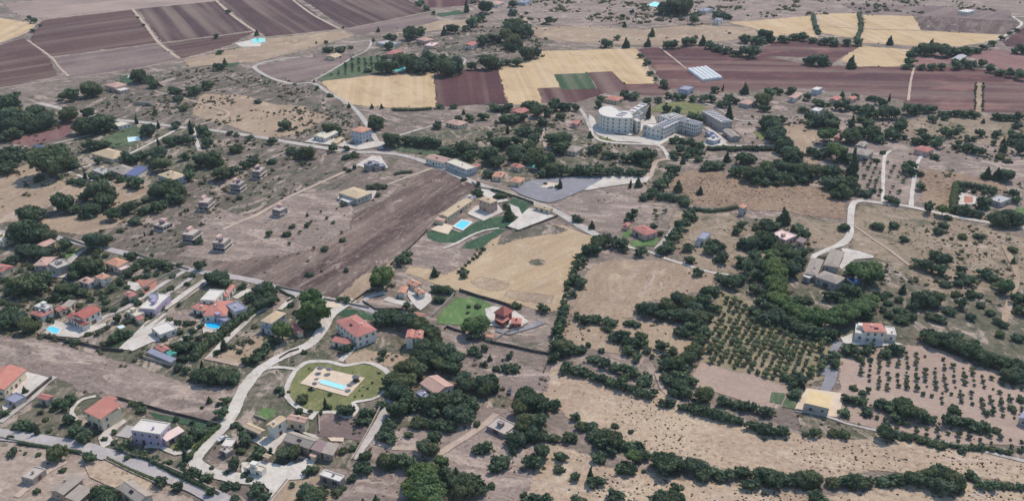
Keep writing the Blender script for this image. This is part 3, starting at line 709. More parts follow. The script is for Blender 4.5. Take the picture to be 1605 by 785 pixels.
HOUSES = []
class House:
    def __init__(self, name, label, cat='house', group=None, wall='cream', roof='salmon'):
        self.name, self.label, self.cat, self.group = name, label, cat, group
        self.o = None
        self.wall, self.roof = wall, roof
        self.foot = []
        HOUSES.append(self)
    def root(self, loc):
        if self.o is None:
            self.o = tag(empty(self.name, (loc.x, loc.y, 0)), self.label, self.cat, self.group)
            self.base = Vector((loc.x, loc.y, 0))
        return self.o

    def block(self, tile, Lp, Np, Rp, h, roof='gable', wall=None, rc=None, win=1.0, floors=None, rise=None, over=None, chimney=None, across=False, ground_z=0.0, open_front=False, seed=None):
        """Lp, Np, Rp: left, near and right corner of the eaves (or flat roof) at height h"""
        if rc is None and roof == 'flat' and self.roof in ('salmon', 'red', 'orange', 'tan', 'greytan', 'mauve', 'pinktile', 'rose'): rc = 'white'
        wall, rc = WALL[wall or self.wall], ROOF[rc or self.roof]
        P0, P1, P2 = (ground(px(tile, *p), h) for p in (Lp, Np, Rp))
        for p in (P0, P1, P2): p.z = 0
        a, b = P0 - P1, P2 - P1
        if a.length >= b.length:
            u = a.normalized(); v = Vector((u.y, -u.x, 0))
            if v.dot(b) < 0: v = -v
            lu, lv = a.length, max(abs(b.dot(v)), 2.0); flip = False
        else:
            v_ = b.normalized(); u = v_; v = Vector((u.y, -u.x, 0))
            if v.dot(a) < 0: v = -v
            lu, lv = b.length, max(abs(a.dot(v)), 2.0)
        root = self.root(P1 + (u * lu + v * lv) / 2)
        B = self.base
        sc = F_PX / depth_at(px(tile, *Np))       # pixels per metre here
        rg = random.Random(seed if seed is not None else int(Np[0] * 7 + Np[1] * 13))
        def W(s, t, z): return P1 + u * s + v * t - B + Vector((0, 0, z))
        pitched = roof in ('gable', 'hip', 'pyramid', 'shed')
        ov = (over if over is not None else .4) if pitched else 0.0
        self.foot.append((P1, u, v, lu, lv))
        # walls
        s0, s1, t0, t1 = ov, lu - ov, ov, lv - ov
        c = [(s0, t0), (s1, t0), (s1, t1), (s0, t1)]
        rise = rise if rise is not None else min(lu, lv) * .5 * .30
        along_u = (lu >= lv) != across
        V = [W(s, t, ground_z - .4) for s, t in c] + [W(s, t, h - .02) for s, t in c]
        Fc = [(0, 1, 5, 4), (1, 2, 6, 5), (2, 3, 7, 6), (3, 0, 4, 7), (4, 5, 6, 7)]
        if roof == 'gable':
            k = rise * (1 - 2 * ov / max(min(lu, lv), 1)) + .02
            if along_u:
                V += [W(s0, (t0 + t1) / 2, h + k), W(s1, (t0 + t1) / 2, h + k)]; Fc += [(7, 4, 8), (5, 6, 9)]
            else:
                V += [W((s0 + s1) / 2, t0, h + k), W((s0 + s1) / 2, t1, h + k)]; Fc += [(4, 5, 8), (6, 7, 9)]
        hand = u.cross(v).z
        link('wall', mesh_of('wall', V, Fc if hand > 0 else [f[::-1] for f in Fc], wall), root)
        # roof
        th = .18
        E = [(0, 0), (lu, 0), (lu, lv), (0, lv)]
        ro = None
        if roof == 'flat':
            pt = .28
            V, Fc = [], []
            ii = [(pt, pt), (lu - pt, pt), (lu - pt, lv - pt), (pt, lv - pt)]
            V = [W(s - .06 if s == 0 else s + .06, t - .06 if t == 0 else t + .06, h - .15) for s, t in E] + [W(s - .06 if s == 0 else s + .06, t - .06 if t == 0 else t + .06, h + .38) for s, t in E] + [W(s, t, h + .38) for s, t in ii] + [W(s, t, h + .06) for s, t in ii]
            Fc = []
            for i in range(4):
                j = (i + 1) % 4
                Fc += [(i, j, 4 + j, 4 + i), (4 + i, 4 + j, 8 + j, 8 + i), (8 + i, 8 + j, 12 + j, 12 + i)]
            Fc.append((12, 13, 14, 15))
        elif roof == 'shed':
            top = [h, h, h + rise, h + rise] if along_u else [h, h + rise, h + rise, h]
            V = [W(s, t, z) for (s, t), z in zip(E, top)] + [W(s, t, z + th) for (s, t), z in zip(E, top)]
            Fc = [(0, 1, 5, 4), (1, 2, 6, 5), (2, 3, 7, 6), (3, 0, 4, 7), (4, 5, 6, 7), (3, 2, 1, 0)]
        else:
            m = lv / 2 if along_u else lu / 2
            inset = {'gable': 0.0, 'hip': min(m, (lu if along_u else lv) / 2 - .01), 'pyramid': (lu if along_u else lv) / 2 - .05}[roof]
            if along_u: r0, r1 = (inset, lv / 2), (lu - inset, lv / 2)
            else: r0, r1 = (lu / 2, inset), (lu / 2, lv - inset)
            V = [W(s, t, h) for s, t in E] + [W(s, t, h + th) for s, t in E] + [W(r0[0], r0[1], h + th + rise), W(r1[0], r1[1], h + th + rise), W(r0[0], r0[1], h + rise), W(r1[0], r1[1], h + rise)]
            Fc = [(0, 1, 5, 4), (1, 2, 6, 5), (2, 3, 7, 6), (3, 0, 4, 7)]
            if along_u: Fc += [(4, 5, 9, 8), (6, 7, 8, 9), (5, 6, 9), (7, 4, 8), (1, 0, 10, 11), (3, 2, 11, 10)]
            else: Fc += [(5, 6, 9, 8), (7, 4, 8, 9), (4, 5, 8), (6, 7, 9), (2, 1, 10, 11), (0, 3, 11, 10)]
        ro = link('roof', mesh_of('roof', V, Fc if hand > 0 else [f[::-1] for f in Fc], rc), root)
        if roof in ('gable', 'hip') and (Vector(V[8]) - Vector(V[9])).length > 2 and sc > 1.6:
            a8, b8 = Vector(V[8]), Vector(V[9])
            d = (b8 - a8).normalized(); sd = Vector((d.y, -d.x, 0)) * .22
            cv = []
            for q in (a8, b8): cv += [q - sd + Vector((0, 0, -.05)), q + Vector((0, 0, .14)), q + sd + Vector((0, 0, -.05))]
            link('ridge_cap', mesh_of('ridge_cap', cv, [(0, 1, 4, 3), (1, 2, 5, 4), (0, 2, 1), (3, 4, 5)], rc), ro)
        if (chimney if chimney is not None else (rg.random() < .55 and sc > 1.7 and roof in ('gable', 'hip', 'flat') and win > 0)):
            s, t = lu * rg.uniform(.25, .75), lv * rg.uniform(.3, .7)
            q = W(s, t, 0)
            zz = h + (rise * .6 if roof != 'flat' else 0)
            ch = link('chimney', boxes_mesh('chimney', [(-.35, -.35, zz - .4, .35, .35, zz + .95), (-.45, -.45, zz + .95, .45, .45, zz + 1.12)], wall), ro, (q.x, q.y, 0))
        if roof == 'flat' and lu > 7 and win > 0 and rg.random() < .6:
            q = W(lu * rg.uniform(.3, .7), lv * rg.uniform(.35, .65), 0)
            hu = link('stair_hut', boxes_mesh('stair_hut', [(-1.2, -.9, h + .07, 1.2, .9, h + 1.9), (-1.35, -1.05, h + 1.9, 1.35, 1.05, h + 2.02)], wall), ro, (q.x, q.y, 0))
            hu.rotation_euler.z = math.atan2(u.y, u.x)
        if roof in ('gable', 'hip') and sc > 2.0 and win > 0 and min(lu, lv) > 5 and rg.random() < .4:
            # thermal panel lying on the slope that faces the near side
            nn = (v if along_u else u)
            half = (lv if along_u else lu) / 2
            sgn = -1 if (-nn).dot(-P1.normalized()) > 0 else 1
            s_, t_ = (lu * rg.uniform(.4, .6), lv / 2 + sgn * half * .45) if along_u else (lu / 2 + sgn * half * .45, lv * rg.uniform(.4, .6))
            q = W(s_, t_, h + th + rise * .55 + .1)
            o = link('solar_panel', boxes_mesh('solar_panel', [(-1.0, -.6, 0, 1.0, .6, .08)], M['dark']), ro, q)
            o.rotation_euler = (0, 0, math.atan2((u if along_u else v).y, (u if along_u else v).x))
            d_ = -nn * sgn
            o.rotation_mode = 'QUATERNION'
            up = (Vector((0, 0, 1)) * half - d_ * rise).normalized()
            o.rotation_quaternion = up.to_track_quat('Z', 'Y')
        # openings
        if win > 0:
            fl = floors or max(1, round(h / 3.1))
            fh = (h - ground_z) / fl
            sides = [((s0, t0), (s1, t0), -v), ((s0, t1), (s1, t1), v), ((s0, t0), (s0, t1), -u), ((s1, t0), (s1, t1), u)]
            doors = 0
            for a_, b_, nrm in sides:
                pa, pb = W(a_[0], a_[1], 0), W(b_[0], b_[1], 0)
                ln = (pb - pa).length
                n = int((ln - .8) / (2.9 / min(max(win, .5), 1.5)))
                facing = nrm.dot(-(P1.normalized())) > -.2
                if n < 1: continue
                if not facing: continue          # turned away from every place the picture could be taken from
                ang = math.atan2(nrm.y, nrm.x) + math.pi / 2
                for f in range(fl):
                    for i in range(n):
                        q = pa.lerp(pb, (i + .5) / n)
                        if f == 0 and doors < 1 and i == n // 2:
                            dm = DOOR_M if ln < 9 or rg.random() < .6 else GATE_M
                            d = link('door' if dm is DOOR_M else 'garage_door', dm, root, (q.x + nrm.x * .03, q.y + nrm.y * .03, ground_z + .05)); d.rotation_euler.z = ang
                            doors += 1
                            continue
                        if rg.random() < .12: continue
                        ww, hh = (1.1, 1.4) if fh > 2.6 else (.9, .8)
                        if open_front and f == 0: ww, hh = 2.2, 2.0
                        wm, pm = win_mesh(ww, hh)
                        z = ground_z + f * fh + fh * .52
                        wo = link('window', wm, root, (q.x + nrm.x * .04, q.y + nrm.y * .04, z)); wo.rotation_euler.z = ang
                        link('pane', pm, wo)
        return self

    def prism(self, spec, h, wall=None, rc=None, win=True, base=0.0, par=.5):
        wall, rc = WALL[wall or self.wall], ROOF[rc or self.roof]
        q = [ground(p, h) for p in pts(spec)]
        for p in q: p.z = 0
        if ring_area(q) < 0: q = q[::-1]
        ctr = sum(q, Vector()) / len(q)
        root = self.root(ctr)
        n = len(q)
        q = [p - self.base for p in q]
        V = [p + Vector((0, 0, base - .4)) for p in q] + [p + Vector((0, 0, h)) for p in q]
        Fc = [(i, (i + 1) % n, n + (i + 1) % n, n + i) for i in range(n)]
        link('wall', mesh_of('wall', V, Fc, wall), root)
        c = sum(q, Vector()) / n
        inn = [p.lerp(c, .35 / max((p - c).length, 1)) for p in q]
        V = [p + Vector((0, 0, h)) for p in q] + [p + Vector((0, 0, h + par)) for p in q] + [p + Vector((0, 0, h + par)) for p in inn] + [p + Vector((0, 0, h + .05)) for p in inn]
        Fc = []
        for i in range(n):
            j = (i + 1) % n
            Fc += [(i, j, n + j, n + i), (n + i, n + j, 2 * n + j, 2 * n + i), (2 * n + i, 2 * n + j, 3 * n + j, 3 * n + i)]
        for tri in tessellate_polygon([V[3 * n:]]):
            a, b, d = (V[3 * n + i] for i in tri)
            t = tuple(3 * n + i for i in tri)
            Fc.append(t if (b - a).cross(d - a).z > 0 else t[::-1])
        ro = link('roof', mesh_of('roof', V, Fc, rc), root)
        if win:
            fl = max(1, round(h / 3.4)); fh = h / fl
            for i in range(n):
                a, b = q[i], q[(i + 1) % n]
                ln = (b - a).length
                nrm = Vector(((b - a).y, -(b - a).x, 0)).normalized()
                if nrm.dot(-(self.base.normalized())) < -.2 or ln < 2.4: continue
                k = max(1, int(ln / 3.0))
                for f in range(fl):
                    for j in range(k):
                        p = a.lerp(b, (j + .5) / k)
                        wm, pm = win_mesh(1.1, 1.5)
                        wo = link('window', wm, root, (p.x + nrm.x * .04, p.y + nrm.y * .04, f * fh + fh * .5)); wo.rotation_euler.z = math.atan2(nrm.y, nrm.x) + math.pi / 2
                        link('pane', pm, wo)
        return self, ro

    def strips(self, tile, Lp, Np, Rp, h, n=6, rc='slate'):
        """raised skylight bands lying across a flat roof"""
        P0, P1, P2 = (ground(px(tile, *p), h) for p in (Lp, Np, Rp))
        for p in (P0, P1, P2): p.z = 0
        a, b = P0 - P1, P2 - P1
        lng, sh = (a, b) if a.length > b.length else (b, a)
        u = lng.normalized(); w = Vector((u.y, -u.x, 0))
        if w.dot(sh) < 0: w = -w
        for i in range(n):
            c = P1 + lng * ((i + .5) / n) + w * (abs(sh.dot(w)) * .5) - self.base
            L2 = abs(sh.dot(w)) * .36
            o = link('skylight', boxes_mesh('skylight', [(-.55, -L2, h + .07, .55, L2, h + .62)], ROOF[rc]), self.o, (c.x, c.y, 0))
            o.rotation_euler.z = math.atan2(u.y, u.x)
        return self

def H(name, label, wall='cream', roof='salmon', cat='house', group=None):
    return House(name, label, cat, group, wall, roof)

# near left
H('house', 'two-storey house with plain salmon roof beside a curved white path', 'cream', 'salmon').block('f2', (205, 292), (380, 378), (575, 242), 6.2, 'shed', rise=1.3, across=False, chimney=False).block('f2', (420, 165), (510, 195), (548, 160), 6.6, 'shed', rise=.4, win=0)
H('house', 'lilac two-storey house with pale flat roof and pink lean-to', 'lilac', 'white').block('f2', (690, 485), (985, 528), (1115, 420), 6.3, 'flat').block('f2', (1000, 560), (1055, 600), (1240, 492), 3.2, 'shed', wall='pink', rc='pinkish', rise=.8, open_front=True)
H('shed', 'small grey shed with a rose roof beside the long pale drive', 'grey', 'rose', 'shed').block('f1', (445, 495), (590, 530), (668, 475), 3.2, 'gable')
H('house', 'large salmon-roofed house cut by the left picture edge', 'cream', 'salmon').block('f1', (-260, 330), (50, 400), (325, 150), 4.6, 'gable', rise=2.2).block('f1', (60, 510), (180, 560), (290, 470), 2.6, 'flat', rc='slate', wall='grey')
H('hut', 'small flat grey hut beside the dirt track in the dusty corner', 'concrete', 'concrete', 'hut').block('f3', (305, 445), (400, 520), (560, 392), 2.8, 'flat')
H('barn', 'grey tiled barn beside the dusty yard on the lower edge', 'stone', 'greytan', 'barn').block('f3', (655, 620), (780, 712), (1030, 505), 3.4, 'gable').block('f3', (820, 735), (960, 800), (1145, 640), 2.6, 'shed', rise=.7)
H('warehouse', 'long grey roofed store beside two round street trees', 'grey', 'greytan', 'warehouse').block('d0', (718, 706), (850, 800), (938, 742), 4.0, 'gable', rise=1.2)
H('shed', 'low pale outbuilding with a scrap yard at the bend of the white road', 'concrete', 'concrete', 'shed').block('d0', (1350, 470), (1390, 492), (1420, 462), 2.2, 'flat').block('d0', (1370, 430), (1420, 450), (1450, 405), 2.4, 'flat', rc='white')
# farm
H('farmhouse', 'single-storey tan-roofed wing left of the tall cream farmhouse', 'cream', 'tan').block('f4', (0, 380), (210, 475), (280, 420), 3.0, 'gable')
H('farmhouse', 'tall cream farmhouse with a tan gable roof above the white courtyard', 'white', 'tan').block('f4', (275, 365), (378, 398), (545, 285), 6.2, 'gable')
H('farmhouse', 'long tan-roofed farm wing right of the tall cream farmhouse', 'cream', 'pinktile').block('f4', (535, 290), (762, 338), (795, 268), 4.6, 'gable')
H('barn', 'broad grey tiled barn facing the farm courtyard', 'stone', 'greytan', 'barn').block('f4', (490, 548), (820, 655), (945, 540), 3.8, 'gable', rise=1.4)
H('barn', 'mauve-roofed lean-to against the broad grey barn', 'stone', 'mauve', 'barn').block('f4', (860, 640), (965, 700), (1062, 575), 3.4, 'shed', rise=.8)
H('barn', 'pinkish grey low barn at the end of the farm row', 'stone', 'greytan', 'barn').block('f4', (985, 690), (1112, 735), (1192, 600), 3.0, 'shed', rise=.7)
H('shed', 'little terracotta shed in front of the mauve lean-to', 'cream', 'pinktile', 'shed').block('f4', (830, 730), (895, 760), (940, 690), 2.4, 'shed', rise=.4)
H('carport', 'dark open carport with a pale metal roof below the farm', 'grey', 'slate', 'carport').block('f5', (945, 462), (1190, 545), (1240, 475), 2.9, 'flat', rc='white', wall='concrete', open_front=True)
H('shed', 'white flat shed on the broad gravel yard', 'white', 'cream', 'shed').block('f5', (15, 372), (235, 425), (262, 360), 2.7, 'flat')
H('hut', 'small brown hut beside the gravel yard trees', 'brick', 'tan', 'hut').block('f5', (245, 232), (320, 262), (352, 235), 2.4, 'gable', win=0)
H('house', 'pink-tiled house among the large dark near trees', 'white', 'pinktile').block('d1', (1008, 62), (1112, 130), (1200, 62), 3.6, 'gable').block('d1', (985, 120), (1040, 160), (1070, 135), 2.6, 'flat', rc='slate', win=.6)
H('ruin', 'roofless concrete ruin beside the dirt track under near trees', 'concrete', 'concrete', 'ruin').block('d1', (1420, 322), (1530, 375), (1565, 300), 2.0, 'flat', rc='concrete', win=.5, chimney=False, seed=3).block('d1', (1530, 372), (1610, 400), (1640, 360), 1.6, 'flat', rc='concrete', win=0)
# middle villas
H('villa', 'large villa with a dull red hipped roof beside the broad white road', 'white', 'rose').block('e6', (985, 500), (1240, 700), (1418, 545), 6.0, 'hip').block('e6', (1090, 640), (1235, 712), (1290, 680), 3.6, 'flat', rc='cream').block('e6', (930, 740), (1150, 790), (1230, 750), 2.9, 'shed', rise=.6, rc='rose')
H('villa', 'tan-roofed villa with grey walls left of the tall street trees', 'blue', 'tan').block('e6', (85, 480), (200, 530), (385, 400), 5.6, 'hip').block('e6', (60, 560), (200, 615), (280, 540), 2.8, 'flat', rc='grey')
H('annexe', 'rose-roofed annexe beside the tan-roofed villa', 'cream', 'rose', 'annexe').block('e6', (412, 545), (520, 645), (568, 590), 2.9, 'gable')
H('house', 'house with orange roof wings around a white court', 'white', 'orange').block('e7', (232, 150), (335, 192), (378, 148), 3.0, 'gable').block('e7', (148, 245), (222, 258), (262, 190), 3.0, 'gable').block('e7', (310, 215), (372, 268), (412, 232), 3.0, 'gable')
H('shed', 'orange-roofed shed at the edge of the round wood', 'cream', 'orange', 'shed').block('e7', (292, 472), (400, 495), (435, 465), 2.4, 'gable', win=.5)
H('house', 'two-storey house with twin salmon gables in front of the round wood', 'white', 'salmon').block('e7', (228, 690), (308, 705), (330, 625), 6.0, 'gable').block('e7', (312, 700), (392, 712), (418, 632), 6.0, 'gable')
H('house', 'dark red house with a pagoda-like pyramid roof', 'darkred', 'red').block('e7', (1105, 452), (1222, 492), (1318, 432), 4.8, 'pyramid', rise=3.4, over=.7).block('e7', (1120, 512), (1205, 558), (1300, 535), 2.8, 'shed', rise=.8, rc='salmon').block('e7', (1290, 545), (1392, 565), (1402, 505), 3.0, 'hip', rc='salmon')
H('hut', 'small orange-roofed hut below the pagoda-like house', 'cream', 'orange', 'hut').block('e7', (1028, 688), (1110, 705), (1140, 685), 2.3, 'shed', rise=.3, win=.4)
# villa quarter
H('villa', 'grey round-fronted villa with a pink tiled wing', 'grey', 'pinktile').block('e1', (440, 252), (572, 288), (692, 180), 3.2, 'hip').block('e1', (590, 262), (705, 322), (835, 240), 5.0, 'flat', rc='concrete')
H('villa', 'orange-roofed villa with a pink awning beside the street', 'cream', 'orange').block('e1', (1278, 250), (1438, 300), (1562, 228), 4.2, 'hip').block('e1', (1395, 298), (1490, 342), (1565, 285), 2.9, 'flat', rc='pinkish', wall='pink')
H('villa', 'small orange-roofed villa with a pale lower roof in front', 'white', 'orange').block('e1', (1158, 418), (1248, 460), (1335, 408), 4.8, 'hip').block('e1', (952, 472), (1080, 512), (1162, 452), 3.0, 'hip', rc='pinktile')
H('house', 'rose-roofed house cut by the left picture edge above the dark tree', 'cream', 'rose').block('e1', (-120, 335), (40, 365), (155, 288), 3.6, 'gable')
H('house', 'pinkish roofed house at the top of the villa quarter', 'cream', 'pinktile').block('e1', (420, 45), (545, 62), (690, -15), 3.2, 'gable')
H('house', 'flat cream house at the left end of the street', 'cream', 'cream').block('b0', (-60, 720), (20, 740), (70, 700), 3.2, 'flat')
H('villa', 'big red villa with stepped roofs above the left pool', 'white', 'red').block('e2', (928, 238), (1030, 318), (1248, 200), 5.6, 'gable').block('e2', (815, 275), (1008, 402), (1075, 340), 3.4, 'gable')
H('villa', 'rose-roofed villa with a white roof terrace left of the big red villa', 'white', 'rose').block('e2', (358, 248), (510, 292), (612, 205), 3.4, 'hip').block('e2', (418, 155), (560, 195), (642, 150), 5.6, 'flat')
H('house', 'small rose-roofed house with a grey annexe behind the big red villa', 'cream', 'rose').block('e2', (665, 195), (728, 228), (835, 182), 3.2, 'gable').block('e2', (790, 135), (850, 170), (945, 90), 3.0, 'shed', rise=.5, rc='greytan')
H('villa', 'large villa of salmon roofs and a white block beside the bright blue pool', 'white', 'salmon').block('e3', (955, 482), (1070, 560), (1188, 432), 6.0, 'flat').block('e3', (985, 640), (1205, 742), (1300, 560), 3.8, 'hip').block('e3', (770, 642), (930, 692), (1015, 605), 3.4, 'hip').block('e3', (1180, 470), (1218, 512), (1325, 372), 3.4, 'gable').block('e3', (1208, 612), (1320, 702), (1392, 590), 4.6, 'flat', rc='slate').block('e4', (985, 100), (1200, 190), (1245, 150), 2.8, 'flat', rc='slate', wall='lilac')
H('house', 'white house with a round turret among the villa drives', 'lilac', 'white').block('e3', (238, 560), (330, 665), (522, 482), 4.6, 'flat').prism('e3:%s' % ' '.join('%d,%d' % (322 + 62 * math.cos(t * .5236), 505 + 40 * math.sin(t * .5236)) for t in range(12)), 5.6, wall='blue', rc='slate', win=False)
H('house', 'small rose-roofed house beside the terracotta terrace', 'cream', 'rose').block('e3', (-60, 470), (30, 520), (65, 452), 3.0, 'hip')
H('house', 'cream flat-roofed house with a pink awning between villa drives', 'cream', 'cream').block('e3', (-20, 690), (100, 755), (172, 690), 3.2, 'flat').block('e4', (80, 130), (130, 180), (200, 140), 2.6, 'shed', rise=.3, rc='rose', win=0)
H('house', 'white flat-roofed house in the paved courtyard of the villa quarter', 'white', 'white').block('e4', (290, 262), (400, 352), (555, 235), 3.2, 'flat')
H('shed', 'rose-roofed shed in the lower corner of the villa quarter', 'cream', 'rose', 'shed').block('e4', (330, 508), (440, 568), (512, 512), 2.8, 'gable', win=.5)
H('shed', 'long slate-blue lean-to in the lower corner of the villa quarter', 'grey', 'slate', 'shed').block('e4', (230, 562), (535, 690), (575, 640), 2.4, 'shed', rise=.4, win=0)
H('shed', 'small teal-roofed shed beside the rose-roofed shed', 'grey', 'teal', 'shed').block('e4', (465, 572), (522, 612), (598, 565), 2.6, 'gable', win=0)
# left gardens
H('shed', 'blue-roofed shed beside the reddish strip field', 'blue', 'blue', 'shed').block('b0', (195, 168), (262, 182), (318, 162), 2.8, 'gable')
H('house', 'long tan hipped house among the left gardens', 'cream', 'tan').block('b0', (558, 198), (692, 236), (738, 186), 3.4, 'hip')
H('house', 'grey tan house in front of the long tan hipped house', 'cream', 'greytan').block('b0', (655, 295), (760, 332), (825, 290), 3.2, 'hip').block('b0', (560, 300), (640, 330), (690, 300), 2.8, 'flat', rc='grey')
H('canopy', 'canopy covered in blue solar panels among the left gardens', 'white', 'blue', 'canopy').block('b0', (775, 328), (832, 338), (912, 285), 3.6, 'shed', rise=.9, win=0)
H('house', 'tan hipped house at the edge of the dark scrub', 'blue', 'tan').block('b0', (963, 330), (1062, 362), (1122, 325), 4.6, 'hip')
H('house', 'far white garden house beside the pale round lawn', 'white', 'cream').block('b0', (680, 20), (730, 35), (780, 10), 3.0, 'flat')
g = 'unfinished flat-roofed houses on the dark scrub'
def unf(label, tile, Lp, Np, Rp, h=5.6, low=None):
    k = .72
    Lp, Rp = tuple((n + (a - n) * k, m + (b - m) * k) for (a, b), (n, m) in ((Lp, Np), (Rp, Np)))
    x = H('unfinished_house', label, 'unfin', 'concrete', 'house', g).block(tile, Lp, Np, Rp, h, 'flat', win=1.5, open_front=True, chimney=False)
    P1, u, v, lu, lv = x.foot[0]
    c = P1 - x.base
    ang = math.atan2(u.y, u.x)
    sgn = 1 if u.cross(v).z > 0 else -1
    def sub(nm, bx, mat):
        o = link(nm, boxes_mesh(nm, bx, mat), x.o, (c.x, c.y, 0)); o.rotation_euler.z = ang; return o
    def B(s0, t0, z0, s1, t1, z1): return (s0, min(t0 * sgn, t1 * sgn), z0, s1, max(t0 * sgn, t1 * sgn), z1)
    sub('floor_slab', [B(-.9, -.9, -.3, lu + .9, lv + .9, .7)], ROOF['concrete'])
    if h > 4: sub('balcony', [B(-.9, -.9, h / 2 - .15, lu + .9, lv * .6, h / 2 + .12)], ROOF['concrete'])
    sub('parapet', [B(lu * .5, lv * .72, h + .08, lu - .1, lv - .1, h + 1.9)], WALL['pink'])
unf('bare concrete flat-roofed house, topmost of the unfinished row', 'b0', (1538, 298), (1592, 312), (1642, 272), 5.6, ((1535, 315), (1570, 338), (1610, 318)))
unf('bare concrete flat-roofed house with tilted slab, second down the unfinished row', 'b0', (1408, 372), (1468, 392), (1515, 358), 5.6, ((1395, 398), (1450, 425), (1490, 400)))
unf('bare concrete flat-roofed house, third down the unfinished row', 'b0', (1212, 482), (1272, 502), (1322, 458), 5.6, ((1200, 510), (1250, 535), (1290, 515)))
unf('wide low pale house at the lower left of the unfinished row', 'b0', (918, 632), (1000, 650), (1068, 610), 3.2)
unf('bare concrete house with a tall rear slab beside a dark shrub', 'b0', (1112, 678), (1180, 702), (1252, 650), 5.0)
unf('bare concrete house nearest the street in the unfinished group', 'b0', (1285, 735), (1372, 752), (1432, 700), 5.4, ((1290, 755), (1350, 790), (1400, 765)))
unf('small dark unfinished house alone beside the straight pale track', 'b1', (85, 535), (152, 552), (202, 520), 4.6)
H('house', 'square tan hipped house on the brown ploughed field', 'grey', 'tan').block('b1', (508, 440), (625, 478), (708, 436), 4.4, 'hip', rise=1.3).block('b1', (520, 480), (570, 500), (600, 485), 2.4, 'flat', rc='white')
H('ruin', 'dark roofless house with jagged walls beside the pale track', 'concrete', 'concrete', 'ruin').block('b1', (672, 262), (700, 275), (760, 255), 4.6, 'flat', rc='slate').block('b1', (700, 275), (735, 285), (800, 275), 3.0, 'flat', rc='slate')
H('house', 'low white house with two gables beside the main road', 'white', 'cream').block('b1', (362, 88), (402, 100), (450, 75), 3.4, 'gable').block('b1', (410, 90), (430, 108), (512, 68), 3.4, 'gable')
H('house', 'tall three-storey house with an orange roof at the road junction', 'blue', 'orange').block('b1', (582, 58), (655, 72), (716, 48), 9.5, 'hip', rise=1.4)
H('house', 'long tan shed beside the tall orange-roofed house', 'cream', 'tan').block('b1', (468, 130), (500, 138), (548, 105), 2.8, 'gable', win=.6)
H('school', 'long white building with a colonnaded front along the main road', 'blue', 'cream', 'building').block('b1', (1168, 250), (1298, 300), (1338, 275), 5.4, 'flat', win=1.5).block('b1', (1042, 226), (1160, 258), (1180, 226), 4.2, 'gable', wall='white', rc='pinktile')
H('house', 'small orange-roofed house behind the colonnaded road building', 'cream', 'orange').block('b1', (1462, 326), (1512, 346), (1538, 316), 3.2, 'hip')
H('house', 'orange hipped house beside the asphalt lot', 'cream', 'orange').block('e8', (915, 82), (1010, 112), (1075, 62), 3.4, 'hip')
H('house', 'far rose-roofed house behind the roadside trees', 'cream', 'rose').block('b1', (1575, 270), (1610, 290), (1640, 270), 3.2, 'hip')
H('house', 'rose-roofed shed house at the end of the colonnaded building', 'cream', 'rose').block('b1', (1330, 270), (1360, 285), (1390, 265), 3.0, 'hip')
H('villa', 'brick two-storey villa with a low tan roof beside the pool lawn', 'brick', 'tan').block('e8', (585, 278), (710, 322), (782, 286), 7.2, 'hip', rise=1.0, chimney=True)
H('barn', 'long tan-roofed barn left of the brick villa', 'cream', 'tan', 'barn').block('e8', (208, 422), (270, 462), (528, 292), 3.8, 'gable').block('e8', (155, 475), (232, 505), (280, 462), 2.8, 'shed', rise=.4, rc='pinktile').block('e8', (450, 262), (520, 285), (560, 245), 3.0, 'flat', rc='slate')
H('gatehouse', 'low tan-roofed gatehouse at the villa car park', 'cream', 'tan', 'gatehouse').block('e8', (1150, 348), (1318, 395), (1345, 368), 2.9, 'gable')
# right
H('house', 'pink hipped house in a garden below the grey weedy field', 'pink', 'rose').block('b2', (742, 655), (828, 702), (868, 662), 3.8, 'hip', rise=1.5).block('b2', (695, 635), (720, 648), (742, 628), 2.6, 'gable', win=.5)
H('tower_house', 'narrow tower house with an orange roof on the tufted pasture', 'grey', 'orange').block('b2', (1398, 528), (1428, 538), (1458, 522), 5.2, 'shed', rise=.8)
H('house', 'grey flat-roofed house behind the near right trees', 'white', 'slate').block('b2', (1150, 712), (1192, 728), (1232, 688), 4.2, 'flat').block('b2', (1130, 740), (1160, 750), (1190, 735), 2.6, 'flat')
H('house', 'pale house behind the trees left of the convent', 'cream', 'greytan').block('b2', (345, 168), (402, 192), (452, 162), 3.4, 'hip')
H('hut', 'small rose-roofed hut left of the convent', 'pink', 'rose', 'hut').block('b2', (372, 15), (410, 24), (432, 2), 2.8, 'gable')
H('house', 'rose-roofed house beside the turquoise garden pool', 'cream', 'rose').block('b2', (0, 272), (40, 285), (70, 268), 3.0, 'hip')
H('house', 'grey hipped house among dark trees right of the diagonal hedge', 'grey', 'greytan').block('b3', (548, 188), (642, 216), (686, 184), 4.0, 'hip').block('b3', (575, 145), (620, 160), (650, 135), 3.6, 'gable')
H('house', 'pink house at the top of the white lane', 'pink', 'rose').block('b3', (912, 178), (1010, 192), (1058, 170), 3.6, 'hip')
H('house', 'grey flat house beside the hedged sports court', 'grey', 'grey').block('b3', (1388, 480), (1462, 502), (1528, 475), 3.4, 'flat')
H('house', 'pinkish house among trees left of the winding lane', 'pink', 'pinkish').block('b3', (52, 695), (142, 732), (212, 702), 3.8, 'flat').block('b3', (212, 730), (250, 750), (275, 725), 3.0, 'shed', rise=.5, rc='mauve')
H('house', 'small rose house by the far gardens right of the convent', 'pink', 'rose').block('b3', (440, 100), (470, 108), (498, 92), 3.0, 'gable')
H('villa', 'sprawling villa with grey tan roofs beside the deep blue pool', 'grey', 'greytan').block('e9', (255, 500), (400, 570), (480, 370), 3.6, 'hip').block('e9', (490, 400), (655, 470), (735, 270), 3.6, 'hip').block('e9', (370, 580), (640, 670), (745, 590), 4.0, 'hip').block('e9', (240, 560), (300, 600), (360, 565), 3.0, 'flat', rc='white')
